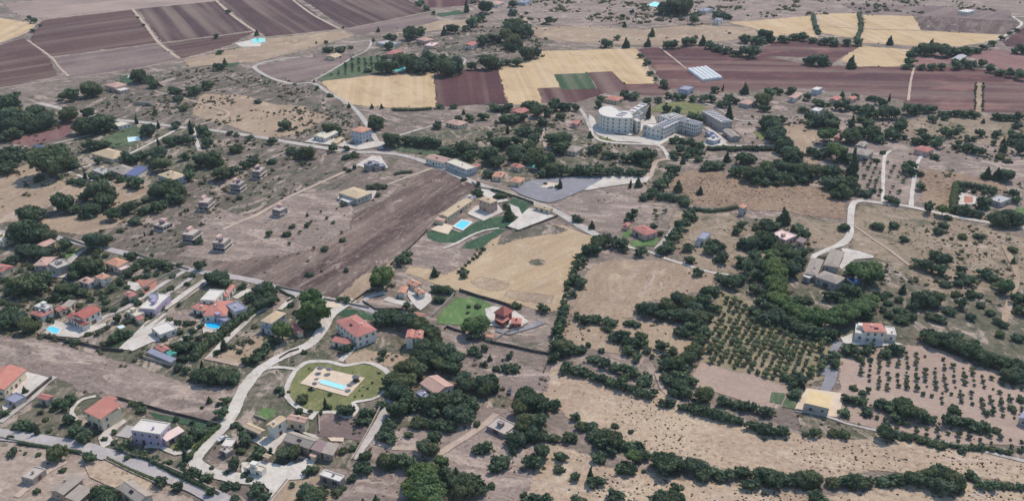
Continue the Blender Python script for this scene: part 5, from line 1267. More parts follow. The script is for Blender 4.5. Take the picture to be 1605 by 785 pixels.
# crown centre x, y and half width, in picture pixels of the enlarged tile; letter: c cypress, k conifer, b low bush, p pine
TREES = '''
a0 180,105,20 210,125,22 200,185,16 245,155,12 100,575,22 35,640,70 90,700,50 30,730,70 150,740,60 220,690,50 270,740,60 300,690,35 215,660,30 380,590,30 440,585,42 560,550,50 600,550,30 425,700,55 540,695,35 520,765,60 600,755,70 680,720,30 660,765,45 850,470,45 910,480,35 940,510,35 1070,545,35 1190,550,38 1270,520,35 1350,315,22 1325,220,20 1340,405,30 1380,385,20k 950,690,18k 835,735,15c 665,635,14 1130,665,28b 1090,605,30b 880,150,12 1400,70,15 845,105,10 1575,205,18k 970,765,14c 1080,765,25 1170,765,25 1580,620,25b 1290,510,20
a1 10,205,15k 540,170,10 755,185,14k 725,245,12k 375,262,8k 435,255,14 1010,15,25 1050,50,20 1095,80,14 1295,40,20c 1340,5,20 1415,45,45 1380,110,30 1580,20,30 1575,75,20 1560,130,40 1590,175,45 1340,130,40 1290,165,30 1210,175,35 1160,195,25k 950,205,45 1010,200,40 830,225,40b 1395,245,40 1470,225,40 1540,220,45 450,300,35b 520,300,35b 585,285,18 820,280,30 790,350,25 780,410,45 830,410,45 890,370,45 960,390,50 1020,400,55 1070,370,55 1150,340,30 1170,415,55 1230,400,50 1330,405,30 1430,380,50 1490,385,40 1540,375,30 1570,250,35 1585,290,30 575,650,14k 715,655,14k 775,655,14k 1130,645,26 1220,652,25b 1470,650,35 1520,655,35 1580,660,35 180,760,40 460,770,40 740,745,45 1240,735,25 1320,720,30 1400,705,35 1115,765,28 1530,715,40 1580,725,40 1280,690,15k 360,500,10k 380,545,15b 460,585,20b 690,430,25b 1100,400,40
a2 20,70,30 40,160,45 90,190,45 20,260,45 100,330,45 150,320,40 40,370,40 235,125,28 950,50,45 1010,35,60 1070,40,55 980,60,40 1125,115,38 1280,80,40 1330,95,25 580,265,30 600,270,25 655,230,20 710,270,28k 845,265,25k 870,205,24k 700,155,16k 690,95,18 615,80,12 745,80,15b 1075,255,35 1115,250,30 1140,225,15 1180,255,28k 960,275,30 1005,272,30 1225,270,35 1275,285,35 1330,300,35 1380,320,30 1430,315,35 1490,320,40 1560,215,45 1520,240,40 1440,235,35 800,340,20 840,370,26 830,390,18 860,450,18 890,480,16 940,510,28 955,530,20 1440,550,32k 1255,545,28 1305,540,10c 1590,570,40 1540,610,45 1340,605,35 1380,610,30 1240,600,30 1190,600,30 1120,600,28 1060,595,25 1020,590,30 970,580,25 910,605,28 845,610,28 760,580,35 700,580,30 560,600,25 540,640,25 555,655,14 100,640,40 150,640,40 270,645,40 330,645,40 400,660,25 310,705,35b 170,680,45 200,740,40 70,715,35 20,720,40 1300,630,35 1345,690,28c 1330,720,25 1020,680,30 960,670,25 850,690,22c 1110,720,30 1150,720,35 1590,740,30 1560,660,30 230,690,30
a3 15,215,40 60,240,25 130,235,30 190,220,30 250,225,30 310,240,28 380,245,35 440,245,40 520,255,30 590,255,30 785,255,25k 950,305,40 1000,300,45 1060,300,45 1110,310,45 1160,310,40 1210,308,40 1260,305,35 1310,295,35 1360,280,28 1410,265,22 1040,270,22k 915,340,35 900,375,35 890,400,30 310,370,35 350,370,40 270,375,25 400,380,25 550,390,35k 980,408,25 1040,405,30 1100,405,28 1190,395,35 1240,390,30 1290,400,28 1350,385,30 1400,415,35 1460,432,35 1520,448,32 1580,460,35 1470,230,20 1520,200,16 1560,180,18 1590,300,35 1550,310,25 180,550,32 85,545,25 35,565,30 25,610,30 110,565,20 345,620,40 275,590,30 490,580,18k 570,590,24 500,605,15 735,620,32 660,595,25 690,605,20 780,600,12c 750,690,45 800,690,45 650,690,50 600,665,35 560,650,30 510,650,35 460,650,30 250,665,30 290,715,40 350,740,45 400,725,45 440,750,40 300,750,35 620,720,35 660,745,40 60,745,40 120,735,30 550,745,25 860,735,30 840,765,25 905,670,40 950,670,30 1010,665,35 1050,670,25 1045,725,30 1110,690,30 1140,695,25 1120,720,22 1190,690,30 1235,695,30 1290,700,28 1320,698,22 1355,745,15k 1440,710,30 1480,715,30 1530,715,32 1575,715,32 1210,775,22 1565,765,30 400,635,20 610,115,14 605,145,16 600,190,14 590,220,14 315,120,12 330,165,18 345,190,18
b0 30,40,55 90,30,55 150,20,50 210,30,45 270,10,40 60,80,45 110,70,40 20,100,35 570,30,60 490,40,45 630,20,40 60,170,35 110,185,35 160,190,40 190,205,30 110,225,35 40,230,45 50,280,45 10,300,40 10,200,30 310,245,110 400,240,60 450,260,40 240,350,30b 160,390,16k 545,150,40 600,140,40 650,140,35 600,240,28 520,330,15c 680,330,30 590,340,35 560,335,25 740,345,30 810,365,40 840,385,38 760,210,35 820,225,40 880,205,35 970,130,14c 1040,120,40 1100,105,35 970,200,50 990,265,50 940,250,40 910,60,45 1075,30,25 1170,40,22c 1235,55,40 1275,75,30 1270,130,35 1410,70,18 1450,80,18 1530,95,28 1160,120,28 1130,215,30 1450,170,40b 1230,240,50 1300,235,50 1340,250,35 1360,320,50 1420,305,40 1500,255,40 1550,235,40 1160,290,40 1150,340,35 510,455,38 600,430,70 660,440,50 640,490,55 560,540,50 520,560,40 385,500,65 455,530,40 170,575,60 230,560,50 490,370,40b 440,365,30b 690,570,45 780,530,45 825,600,40 840,500,25 885,480,25 900,530,40 960,430,50 1010,410,50 1060,420,50 1105,410,35 1090,470,40 1040,470,35 1000,500,35 960,530,35 870,550,30 120,670,80 200,690,65 240,650,40 310,710,45 570,735,60 630,735,50 740,665,25b 930,685,14k 885,690,8c 400,750,40 1240,375,20b 1470,465,25b 1215,725,32
b1 105,115,32 180,15,35 455,45,45 510,60,30 475,165,28 560,165,22 320,190,45 270,200,35 220,180,35b 830,115,50 740,15,45 1115,25,25 930,110,40 980,115,40 1030,120,40 1080,130,40 1120,135,35 1180,170,40 1230,180,40 1280,165,45 1330,170,40 1440,85,25 1400,170,40 1480,130,45 1530,130,45 1580,170,40 1440,210,55 1490,245,45 1430,310,40 1480,10,15 1280,220,35 1320,210,35 1550,50,15c 105,245,28b 295,255,20b 610,280,14 550,290,16 575,300,20b 700,405,25b 740,400,30b 790,398,25b 755,450,20b 320,575,12k 225,645,20b 85,690,22 195,690,28b 480,620,15b 320,640,18b 535,725,22b 540,510,20b 1365,435,35b 1540,520,20 1560,570,42k 1280,355,18b 1370,390,18b 1490,460,30b 1530,458,25b 430,775,22b 560,215,30b 610,205,28b
b2 60,180,50 110,170,50 150,200,50 40,220,45 100,230,45 280,120,50 330,110,50 350,160,45 300,170,40 500,165,40 530,155,40 490,85,20k 600,205,30 645,205,25 750,220,40 800,215,45 850,200,40 700,225,30 180,250,50 230,240,45 260,290,50 200,310,40 320,300,40 380,300,40 430,300,40 490,300,40 550,300,38 610,300,38 670,305,35 730,305,35 790,310,35 840,280,30 1000,290,40 970,330,35 940,370,35 910,395,38 870,430,35 820,455,35 785,380,28k 737,385,14c 1030,405,35k 1165,430,25k 1060,245,20k 1230,260,40 1275,260,40 1190,280,30 1330,225,28k 1420,230,40 1460,235,35 1370,300,38 1410,310,35 1480,320,55 1520,300,40 1570,270,40 1570,370,35b 1590,310,40 405,590,32 430,600,25 500,640,24k 740,580,30 760,555,22 720,600,22 1110,540,30 1090,580,40 1060,630,40 1030,670,40 1000,710,40 970,750,40 950,775,40 1130,590,25 540,740,45 590,730,40 640,735,40 690,750,40 1090,765,40 1240,755,45 1280,760,35 1415,630,32 1390,670,30 1500,655,25b 1570,630,40 1600,640,40 1540,730,55 1490,750,45 1440,750,40 1590,740,50 920,690,18b 880,640,22b 305,385,18c 215,380,12 285,400,20b 150,100,40 110,60,35 60,60,40 40,110,40 170,50,35 230,100,25 1010,110,30 1060,130,35 1110,140,38 1160,150,38 1040,170,35 1100,185,35 1160,190,32 1000,190,30 1010,215,25 1080,210,28 1150,220,28 870,190,28 830,240,38 1480,220,35 1550,320,40 1500,360,35
b3 30,290,45 90,280,45 140,290,50 60,340,40 120,345,40 190,330,35 180,360,35 20,370,30 90,370,30 250,345,40 420,20,45 545,90,50 600,60,40 680,70,50 720,100,40 640,20,30 550,15,25c 380,85,40p 430,75,35p 300,180,35 350,195,40 400,180,40 460,180,45p 500,210,40 560,270,45c 540,230,40 330,300,45 390,300,40 440,310,45 490,370,45 540,390,50 570,420,40 500,430,45 420,380,45 450,440,40 390,350,40 780,80,35 820,90,35 850,30,40 800,45,25 870,95,20 950,110,40 1010,105,40 1070,130,40 980,55,28 1130,70,35 1175,70,35 1215,40,28 1335,70,32 1260,100,25 1300,105,22 1440,75,32 1480,125,18k 1480,165,28k 1540,80,35 1580,85,40 1555,20,22k 1590,170,40 1530,125,28 1240,155,35 1290,165,40 1335,185,28 1180,155,20 1205,130,22 1460,215,30b 1500,240,25b 1060,215,30b 1420,130,20 885,290,35 915,265,35 920,310,30 970,400,30 970,320,20 1020,530,40 1110,540,32p 1140,590,25b 1200,430,22 1185,470,25 1180,520,28 1230,540,38 1280,550,38 1330,560,35 1355,500,42 1240,415,20 1300,425,20 1360,430,22 1410,440,22 1540,440,35 1560,480,30 1460,600,50 1520,590,55 1570,620,40 1420,580,35 1380,325,35k 1440,330,35k 1500,330,45 780,470,35 820,485,30 640,440,40b 680,420,25b 130,590,50k 30,640,45 90,640,35 215,650,35 250,690,40 500,650,35b 710,640,40b 810,635,35b 870,720,32b 1110,630,35b 1330,700,32b 1230,705,28b 1080,670,40b 700,240,20b 740,190,20b 1580,120,30
c0 50,85,40 90,80,35 140,30,45 200,40,45 260,45,45 310,20,40 120,240,70 190,230,75 250,200,60 80,270,50 20,200,30 480,140,50 540,130,55 590,120,45 450,180,40 620,150,30 800,55,35 440,265,45 500,270,40 390,270,45 350,290,35 360,250,14c 1225,125,32 1290,200,45 1340,195,50 1380,215,40 1490,240,28 1530,310,40 1580,320,40 305,415,25 60,430,60 120,450,50 170,490,50 30,480,45 90,400,35 720,440,35 940,425,22 690,570,40 740,545,40 780,540,30 1120,620,45 1170,610,40 1080,640,40 1200,600,30 1370,600,28c 1510,705,28 1560,690,35 1590,650,30 1240,750,25c 1150,470,28b 1100,530,22b 1000,565,18b 630,310,25 690,260,28 740,215,28 790,170,28 830,130,28 560,330,25b 480,360,22b 890,110,25 940,115,25 990,125,25 1030,135,22 860,95,20 900,140,22 540,540,22b 460,590,30b 420,580,22b 1090,745,30 1140,760,30 1300,765,30 1360,770,35 1430,765,30 1210,770,28
c0 360,300,38 420,310,34 300,330,28b 250,330,26b 540,300,24b 600,285,24b 650,340,26b 560,395,20b 640,385,24b 700,390,24b 760,350,22b 820,330,24b 845,345,22 870,300,18b 900,270,15b 780,250,20b 830,200,22b 900,180,25b 960,170,22b 860,190,20b 1060,190,18b 1180,180,22b 1150,230,20b 1050,260,22b 1000,290,18b 1100,360,16b 1010,400,18b 870,430,22b 830,450,22b 900,440,20 1040,450,22b 1090,470,25b 1180,470,22b 1220,430,20b 1180,520,25b 1230,490,22b 1060,610,25 1150,570,28 1220,560,25 1270,540,22b 1300,560,25b 1190,660,30 1130,690,28 1060,680,22b 640,600,25b 660,500,20b 600,540,18b 350,520,18b 270,440,20b 320,470,18b 230,480,25 210,440,25 150,330,20b 40,140,20b 200,130,25b 130,150,20b 380,60,20b 430,30,25b 600,30,25b 650,60,20b 590,60,22 760,160,22b 20,340,30b 60,360,28b 420,400,20b 450,430,18b 500,420,16b 770,470,18b 790,420,22b 1330,500,18b 1420,610,22 1470,640,22 1330,650,24b 1010,90,22 930,60,16b 1100,120,18
c1 30,270,45 70,280,50 90,320,45 50,350,45 70,230,30 20,340,40 345,320,60p 350,400,75p 340,460,60 160,520,50p 110,570,40 60,620,40 30,660,35 560,330,28 520,325,28b 780,190,60p 750,225,45 820,170,35 890,85,40 930,75,35 935,40,28 1100,165,30k 1285,170,28 330,170,22 405,155,10k 560,150,18b 425,20,25b 740,130,12 930,370,28 965,395,28 1110,260,40b 1160,265,45b 1130,325,38b 1200,280,30b 780,430,55 840,440,55 900,450,55 960,470,55 1020,490,55 1070,520,50 1100,560,45 760,470,40 1330,490,50p 1380,480,50p 1355,540,40 1050,630,60 1110,640,65 1170,660,65 1220,690,60 1060,700,60 1130,720,60 1200,740,55 1000,660,50 950,740,60 900,760,50 1000,770,55 780,660,28 770,690,22 560,620,40 1340,640,32 1410,625,25 1375,665,22 1440,690,20k 1410,725,20k 1480,745,25 1560,675,25 1365,370,22b 1310,375,14b 1305,410,14b 1540,745,30 1600,750,30 300,650,20b 220,360,22b 380,490,25
c2 200,375,35 35,365,32b 335,360,35 325,400,38 320,450,35 310,490,35 290,520,40 300,570,40 290,615,45 340,620,50 400,620,45 440,640,30b 470,30,40 430,70,40 410,110,35 400,200,40 430,230,35 380,290,30 350,225,25b 520,20,40 410,430,28 450,455,32 490,450,32 530,445,35 610,455,38 730,470,35b 775,480,30b 600,510,28b 640,560,45b 690,550,45 740,590,45 800,560,40b 820,600,35b 720,635,38 780,670,38 840,640,30b 930,610,38 1040,520,40 1080,530,40 800,370,45 850,390,50 900,380,45 960,370,50 1030,330,50 1090,350,50 1130,390,50 1180,340,50 1210,290,48 1260,270,40 1050,420,50 1110,430,50 1160,440,50 1210,420,45 1230,370,40 1000,420,45 930,420,40 1100,490,40 1170,490,40 1150,150,40 1310,210,45 1370,220,50 1290,180,30 1410,200,40 1300,70,42 1100,80,35 800,35,35 930,20,40 980,15,30 700,15,28 1230,20,40 1420,90,45 1460,130,45 1500,60,45 1540,110,45 1500,170,45 1560,190,40 1510,260,42 1540,330,42 1500,400,40 1560,430,45 1570,300,45 1570,370,45 1180,540,45 1160,590,48 1130,640,50 1090,690,50 1000,640,40 960,680,40 1020,720,48 950,730,40 1070,750,45 520,690,40b 580,715,40 640,735,40 700,755,38 760,770,38 340,740,42 400,760,38 460,770,38b 270,680,40 300,650,40 560,640,22b 480,610,18b 870,680,18b 1340,400,14b
c3 110,20,50 60,60,45p 90,110,48p 60,140,45p 90,170,48p 80,220,50p 100,270,50p 90,320,50p 140,350,50p 180,390,50p 230,410,50p 280,430,52p 330,440,52p 390,440,55p 440,440,50p 490,420,52p 540,400,50p 590,385,50p 630,360,48p 660,330,40p 50,380,50 90,430,50 150,460,48 210,490,48 270,510,48 330,530,45 380,550,42 430,540,45 20,330,45 30,440,45 180,60,50 230,100,45 190,150,50 170,20,45 240,40,45 150,110,45 600,150,60p 660,140,55p 690,180,45p 640,200,50 540,160,40 580,180,35 540,280,50 580,300,45 510,260,40 230,335,40b 270,330,40b 420,300,45 470,310,40 500,345,40 560,340,40 865,270,28k 960,330,50 1020,330,55 1070,320,50 930,360,40 1220,350,42 1080,50,45 1120,80,40 970,100,45 1020,120,45 1090,150,40 1230,180,45 1270,200,45 1220,140,35 1360,160,40 1410,180,40 1470,240,40 1500,250,38p 1540,95,20k 1540,20,30b 1590,330,45 1590,390,40 850,400,45b 900,430,45b 850,450,45b 1040,430,40b 1090,450,40b 780,420,35b 740,310,30b 770,295,25b 840,330,28b 770,350,28b 1280,430,30 1440,460,30b 1480,480,30b 1460,540,32b 1570,560,40b 1010,540,45 1050,580,48 1100,570,50 1150,590,50 1200,610,52 1250,640,52 1300,650,52 1350,680,52 1400,690,50 1450,710,48 1500,730,48 1550,740,48 1600,750,48 1060,540,40 1180,560,40 1300,600,38 770,640,45 820,630,45 850,640,30 440,680,40 450,720,38 520,630,40 560,640,35 640,640,35 660,620,30 380,690,35 650,420,40 620,430,30 1140,390,40b 1160,410,30b 700,290,22b 740,390,25b 1200,230,30b 1120,230,35b 1330,300,30b 1280,300,35b 1340,360,30b 1400,410,30b 1180,300,25b 600,690,28b 660,700,20b
d0 140,310,40 190,320,40 225,340,22c 460,350,45 520,370,45 500,400,40 420,280,40 400,200,35 350,180,40 430,160,35 350,490,55 545,510,40 75,475,35 235,490,20 155,490,14b 985,655,42 1090,690,35 610,740,55 670,745,55 640,780,60 385,590,25b 225,720,25b 755,440,38 950,520,30 830,490,30b 880,490,30b 1120,410,40 1160,420,40 1210,360,38 1240,370,30 1135,500,25c 870,215,30 810,180,28b 850,190,25b 1285,165,22k 1385,160,30 1360,240,42 1380,200,25 1340,190,18b 1240,210,14b 1440,305,25 1500,395,45 1435,555,42 1590,480,40 1120,590,25 1170,610,35 1210,615,32 1260,635,38 1390,680,32 1450,680,28 1570,700,45 1290,720,35 1440,760,30 1200,10,45 1260,15,50 1320,15,50 1380,20,50 1440,30,40 1190,345,30 1280,350,28 150,105,22k 20,240,30 600,360,16b 700,420,22b 480,300,25b 300,350,20b
d0 20,250,25b 60,390,22b 1480,470,30b 1540,520,25b 1390,610,18b 1500,620,25b 1130,560,20b 1530,650,22b 1480,330,22b 1540,380,20 1300,580,16b 1170,520,20b 1040,540,22b 1000,560,20b 700,360,18b 560,300,16b 280,280,22b 330,220,22b 250,240,20b 90,330,24b 640,400,22b 780,520,18b 1290,300,24 1330,330,20b 1180,300,18b 1080,280,18b
d1 860,40,65 920,50,65 890,110,55 830,60,50 840,120,45 940,170,55 865,225,55 970,210,40b 1060,190,55 1100,170,55 1090,230,45 1180,170,60 1250,170,65 1310,190,60 1210,240,55 1280,250,60 1310,70,50 1400,60,55 1450,60,55 1420,95,50 1280,30,50 1000,300,45b 1050,300,45b 1110,310,50b 1160,310,50b 1200,330,40b 825,305,42b 780,370,45 830,400,40 800,340,30 940,372,30b 830,355,28 1100,400,50 1040,450,50 1080,470,50 675,500,42b 640,580,45 680,575,40 790,540,50 840,530,50 900,540,45 950,555,45 1000,620,60p 1060,620,60p 980,690,65p 1050,690,70p 1090,740,60p 1000,760,60p 1140,540,35p 1180,620,40 1220,670,50 1280,660,50 1330,640,45 1250,730,50 1330,710,50 1380,680,40 1230,600,25k 1380,450,42 1420,445,42 1490,540,45 1530,530,45 1470,580,35 1450,685,28b 1590,450,35 1590,400,38 540,225,40 580,230,38 520,195,25 430,185,20c 670,240,35 710,240,28 640,290,38 690,285,28 775,180,30 270,220,25 340,230,15 400,240,18 165,118,20 145,88,28 30,470,35 95,470,18 180,490,50 240,480,50 330,590,35 370,580,30 540,465,28 600,455,28b 320,740,60 380,740,60 350,770,60 430,690,18 225,680,20 20,695,35 50,755,40 500,720,38b 540,700,25b 740,770,25k 660,785,20k 1360,300,28 280,735,10 205,110,12 620,40,22b 460,125,18b 290,150,45b 460,210,18b 340,95,14b 780,35,10b 1180,690,45 1150,590,40 1400,720,35 590,640,28
d2 60,210,50 110,180,55 170,170,55 210,200,50 280,190,36 110,300,65 160,300,60 70,340,50 130,370,50 50,400,50 200,380,50b 20,380,45 355,390,42b 390,395,35b 270,390,40b 400,258,34 440,320,42b 500,320,45b 520,370,50b 580,390,50 640,410,50 560,430,42 680,430,42 620,460,40 740,440,42 785,450,40 550,500,45 750,505,40p 790,500,40 835,500,32 690,580,48b 730,590,45b 190,480,55 110,540,45 160,550,42 310,505,48b 300,585,36b 400,625,38 490,615,26c 500,660,40 550,650,42 630,740,38 665,735,35 1020,705,38 930,770,50 990,770,50 1040,780,45 890,775,40 920,540,60 990,540,60 950,580,55 1040,560,45 1110,560,50 1160,570,50 1190,610,48 1250,590,45 1290,620,42 1340,620,40 1400,600,40 1440,595,40 1450,680,40 1490,670,38 1540,620,48 1590,620,45 935,175,32 980,175,32 1060,200,32 1110,200,32 1160,215,38 1210,230,40 1260,245,40 1310,260,40 1360,275,38 1410,285,32 1480,315,35 1530,330,35 1590,340,32 1190,135,55 1300,165,36 1340,170,35 1390,185,35 1440,200,35 1490,205,35 1560,225,40 1030,20,45 990,40,42 1040,70,48 1080,110,45 1000,110,42 1110,40,40 950,20,35 830,20,45 800,50,40 850,50,30 560,25,38 620,45,40 680,65,40 740,85,38 800,105,40 850,125,40 880,110,30 510,10,35 450,0,30 150,760,45 210,765,45 90,765,40 20,470,30 400,765,35b 440,775,30b 640,320,24b 740,355,18b 1555,735,15b 100,130,50 60,130,40b 820,600,14b 700,20,35b
d3 35,225,40 20,340,45 130,345,45 80,355,35 320,365,32 265,360,25 440,365,35b 500,370,40b 210,110,45 190,60,40 240,40,40 220,10,40 150,20,30 560,85,26b 620,110,26 520,145,38 570,155,38 620,165,35 505,230,36 645,220,40 715,185,38 755,190,36 800,210,45 860,190,50 890,230,55 940,240,50 990,260,45 1040,270,40 830,260,45 1180,220,40b 1130,285,40 1180,290,42 1240,295,42 1290,305,42 1340,320,42 1380,330,35 750,365,50 790,360,45 760,320,35 850,385,30b 900,395,30b 980,410,32b 1030,425,32b 1090,440,35b 1230,465,35b 1300,450,32b 1350,455,32b 1410,460,32b 1460,470,28b 1510,480,28b 1580,475,18b 1590,160,28b 1530,205,28b 1380,250,20b 330,760,50 290,640,60 340,650,45 240,650,50 180,650,45 130,640,45 60,640,55 20,620,50 90,670,45 430,670,42b 500,650,45 550,655,45 600,660,48 650,655,42 760,650,45 820,640,40 860,660,35 920,640,48 970,640,45 1030,625,55 1090,620,60 1140,640,60 1190,660,55 1110,690,60 1050,670,50 1160,700,45 1210,690,40 1290,620,38 1345,670,42 1410,680,38 1470,680,36b 1520,685,36b 1580,690,36b 1640,700,36b 1435,345,28b 1510,10,50 1560,15,50 1610,10,45 370,780,45
'''
# named places used to tell plants apart
PLACES = [('along the dirt tracks of the purple fields', 'a0:1000,250 400,250 1500,150'), ('in the dense wood on the left edge', 'a0:100,700 b0:60,60 80,230'), ('around the far pink ruin', 'a0:560,600 900,500'),
 ('in the stony scrub above the main road', 'a0:1150,600 a0:1200,700'), ('around the far pink villas', 'a1:1000,300 1350,180 900,220'), ('by the far turquoise pool', 'a1:900,400 1180,410'), ('on the upper edge by the far cypresses', 'a1:1400,50 1550,100'),
 ('along the maroon and straw fields', 'a1:900,660 1400,660'), ('by the white lane to the brown triangle', 'a1:400,520 500,700'), ('left of the large striped straw field', 'a2:60,200 100,330'), ('in the far wood on the upper edge', 'a2:1020,50 1280,80'),
 ('in the hedge above the red fields', 'a2:1300,290 1100,260 700,250'), ('between the straw field and the greenhouse', 'a2:850,420'), ('behind the convent', 'a2:1000,600 1200,690'), ('left of the convent', 'a2:200,680 b2:300,120'), ('in the winding far hedge', 'a3:1100,300 250,230 600,250'),
 ('along the top of the long red field', 'a3:350,370 900,380 1300,400'), ('around the small houses by the red field', 'a3:300,590 550,590'), ('along the lower side of the red field', 'a3:800,680 1000,680 1250,690 1500,710'), ('in the gardens above the diagonal hedge', 'a3:350,740 600,720 b3:650,60'),
 ('around the long tan hipped house', 'b0:600,150 650,320'), ('beside the wide tan field', 'b0:330,250 180,390'), ('in the tree row on the wide tan field', 'b0:600,450 400,500 200,570'), ('in the gardens below the main road', 'b0:1000,130 980,230 1250,60'), ('in the dark hedge above the unfinished houses', 'b0:1300,250 1450,300 1040,430'),
 ('in the dry yard below the tan hipped house', 'b0:780,550 900,520'), ('at the left end of the street', 'b0:170,680 600,735'), ('on the dark scrub around the unfinished houses', 'b0:1200,700 b1:200,200'), ('around the road junction of the tall orange-roofed house', 'b1:500,100 800,110'),
 ('behind the colonnaded road building', 'b1:1200,160 1450,200 1050,110'), ('on the brown ploughed field', 'b1:700,420 400,650'), ('around the brick pool villa', 'b1:1500,500 1360,430'), ('in the green belt behind the asphalt lot', 'b2:100,220 400,300 700,300'), ('in the garden below the convent', 'b2:800,210 1100,160'),
 ('in the hedge right of the grey weedy field', 'b2:930,370 980,300'), ('on the tufted brown pasture', 'b2:1100,420'), ('along the drive of the pink hipped house', 'b2:1050,650 740,590'), ('in the tall grove right of the tufted pasture', 'b2:1450,280 b3:100,320'), ('on the corner of the golden meadow', 'b2:600,740 c2:430,80'),
 ('among the right gardens around the grey hipped house', 'b3:450,190 500,380'), ('on the tan pasture in the upper right', 'b3:1250,120 1500,90 1000,110'), ('beside the narrow olive strips', 'b3:800,470 900,280'), ('in the hedge of the sports court', 'b3:1250,500 1480,590'), ('on the tan scrub below the winding lane', 'b3:900,680 c3:1250,180'),
 ('in the upper left of the villa quarter', 'c0:180,50 c0:150,240'), ('around the orange-roofed villas', 'c0:530,140 450,270'), ('in the hedge between the villa drives', 'c0:720,230 960,120'), ('beside the salmon-roofed villa with the pool', 'c0:1340,200 1550,310'), ('left of the big red villa', 'c0:80,440'), ('in the lower gardens of the villa quarter', 'c0:740,550 1130,620'),
 ('along the pale lane under the long dark hedge', 'c0:1400,720'), ('in the pair of tall trees on the street', 'c1:345,390'), ('beside the tan-roofed villa', 'c1:60,290 120,570'), ('above the house with orange roof wings', 'c1:800,180 920,60'), ('in the round wood behind the twin-gabled house', 'c1:900,460'), ('in the dark wood below the twin-gabled house', 'c1:1120,680'),
 ('on the bushy grey plot', 'c1:1420,680'), ('beside the bright green lawn', 'c1:1350,490 1140,270'), ('in the belt between meadow and grey plot', 'c2:320,400 320,600'), ('in the thicket below the tan field', 'c2:1050,400 880,390'), ('among the round bushes of the dry clearing', 'c2:700,560 500,450'), ('in the belt beside the dense orchard', 'c2:1130,640 1000,700'),
 ('behind the grey flat-roofed house', 'c2:1300,70 950,20'), ('in the dark part of the horseshoe grove', 'c2:1520,200 c3:60,400'), ('in the bright horseshoe grove', 'c3:300,430 90,220'), ('around the deep blue pool', 'c3:640,160 560,290'), ('in the scrub right of the grey-roofed villa', 'c3:1000,330 1050,80'), ('in the grey green scrub above the white house', 'c3:880,430'),
 ('in the dark belt right of the white house', 'c3:1250,640'), ('in front of the white house', 'c3:800,630 450,690'), ('in the salmon-roofed house garden', 'd0:480,360 150,310'), ('on the dusty lower left ground', 'd0:300,490 630,750'), ('around the lilac house', 'd0:1150,410 880,480'), ('along the wall of the lower left street', 'd0:1000,660 1250,630'),
 ('beside the broad white gravel road', 'd0:1360,200 1450,560'), ('around the oval pool lawn', 'd1:560,220 300,200 680,260'), ('around the pink-tiled near house', 'd1:1250,190 900,100 1100,200'), ('below the pink-tiled near house', 'd1:1100,310 800,370'), ('on the gravel farm yard', 'd1:210,480 350,590 340,750'), ('in the near wood on the lower edge', 'd1:1030,690 1270,680'),
 ('by the concrete ruin', 'd1:1400,450 1510,540'), ('in the near clump left of the straw meadow', 'd2:120,240'), ('in the thicket on the straw meadow edge', 'd2:580,390'), ('on the speckled lower meadow', 'd2:300,560 650,740'), ('in the tree line along the lower meadow', 'd2:1000,550 1250,590'), ('in the bush row on the upper side of the straw meadow', 'd2:1200,230 650,60'),
 ('around the yellow-roofed shed', 'd3:210,80 540,150'), ('in the tree row between the olive plots', 'd3:900,230 1250,290'), ('along the thin lane under the olives', 'd3:800,370 1100,430'), ('in the tree line at the lower right', 'd3:500,650 1100,640')]
PL = [(ph, [ground(p) for p in pts(sp)]) for ph, sp in PLACES]

specs = []
for line in TREES.strip().splitlines():
    tile, *items = line.split()
    for it in items:
        k = it[-1] if it[-1].isalpha() else 't'
        x, y, r = (float(q) for q in it.rstrip('ckbp').split(','))
        specs.append((*px(tile, x, y), r * TILES[tile][2], k))
def belt(spec, r, k, n):
    q = resample([Vector((p[0], p[1], 0)) for p in pts(spec)], .5, False)
    for i in range(n):
        p = q[int(i * (len(q) - 1) / max(n - 1, 1))]
        specs.append((p.x + rnd.uniform(-1, 1), p.y + rnd.uniform(-1, 1), r * rnd.uniform(.8, 1.2), k))
belt('b3:40,5 100,90 160,180 215,250 275,330', 11.5, 't', 22)
belt('F:933,380 915,396 905,412 898,430 890,450 884,470 878,490 872,515 866,545 862,565', 5.4, 't', 22)
belt('F:720,425 740,408 758,392', 3.5, 'b', 8)           # diagonal tree hedge
belt('b0:20,20 300,10', 10, 't', 6)
belt('b2:1220,160 1400,165 1600,165 b3:0,165 40,165', 6, 'b', 16)
belt('a3:1310,515 1305,600 1305,670', 2.2, 'b', 12)
belt('a3:1355,515 1352,600 1350,670', 2.2, 'b', 12)

plants = []
for (x, y, r, k) in specs:
    R_ = r * depth_at((x, y)) / F_PX
    if k == 'b': kind, cz, R_ = 'bush', .55 * R_, R_
    elif k == 'c': kind, cz = 'cypress', 1.1 * R_ * 1.6
    elif k == 'k': kind, cz = 'conifer', .85 * R_
    elif k == 'p': R_ *= 1.2; kind, cz = 'pine', 1.1 * R_
    else: kind, cz = ('tree' if R_ > 1.6 else 'bush'), .85 * R_
    if R_ < 1.9 and kind == 'tree': kind = 'bush'
    c = ground((x, y), cz)
    plants.append(dict(x=x, y=y, px=r, R=R_, kind=kind, loc=Vector((c.x, c.y, 0)), cz=cz))

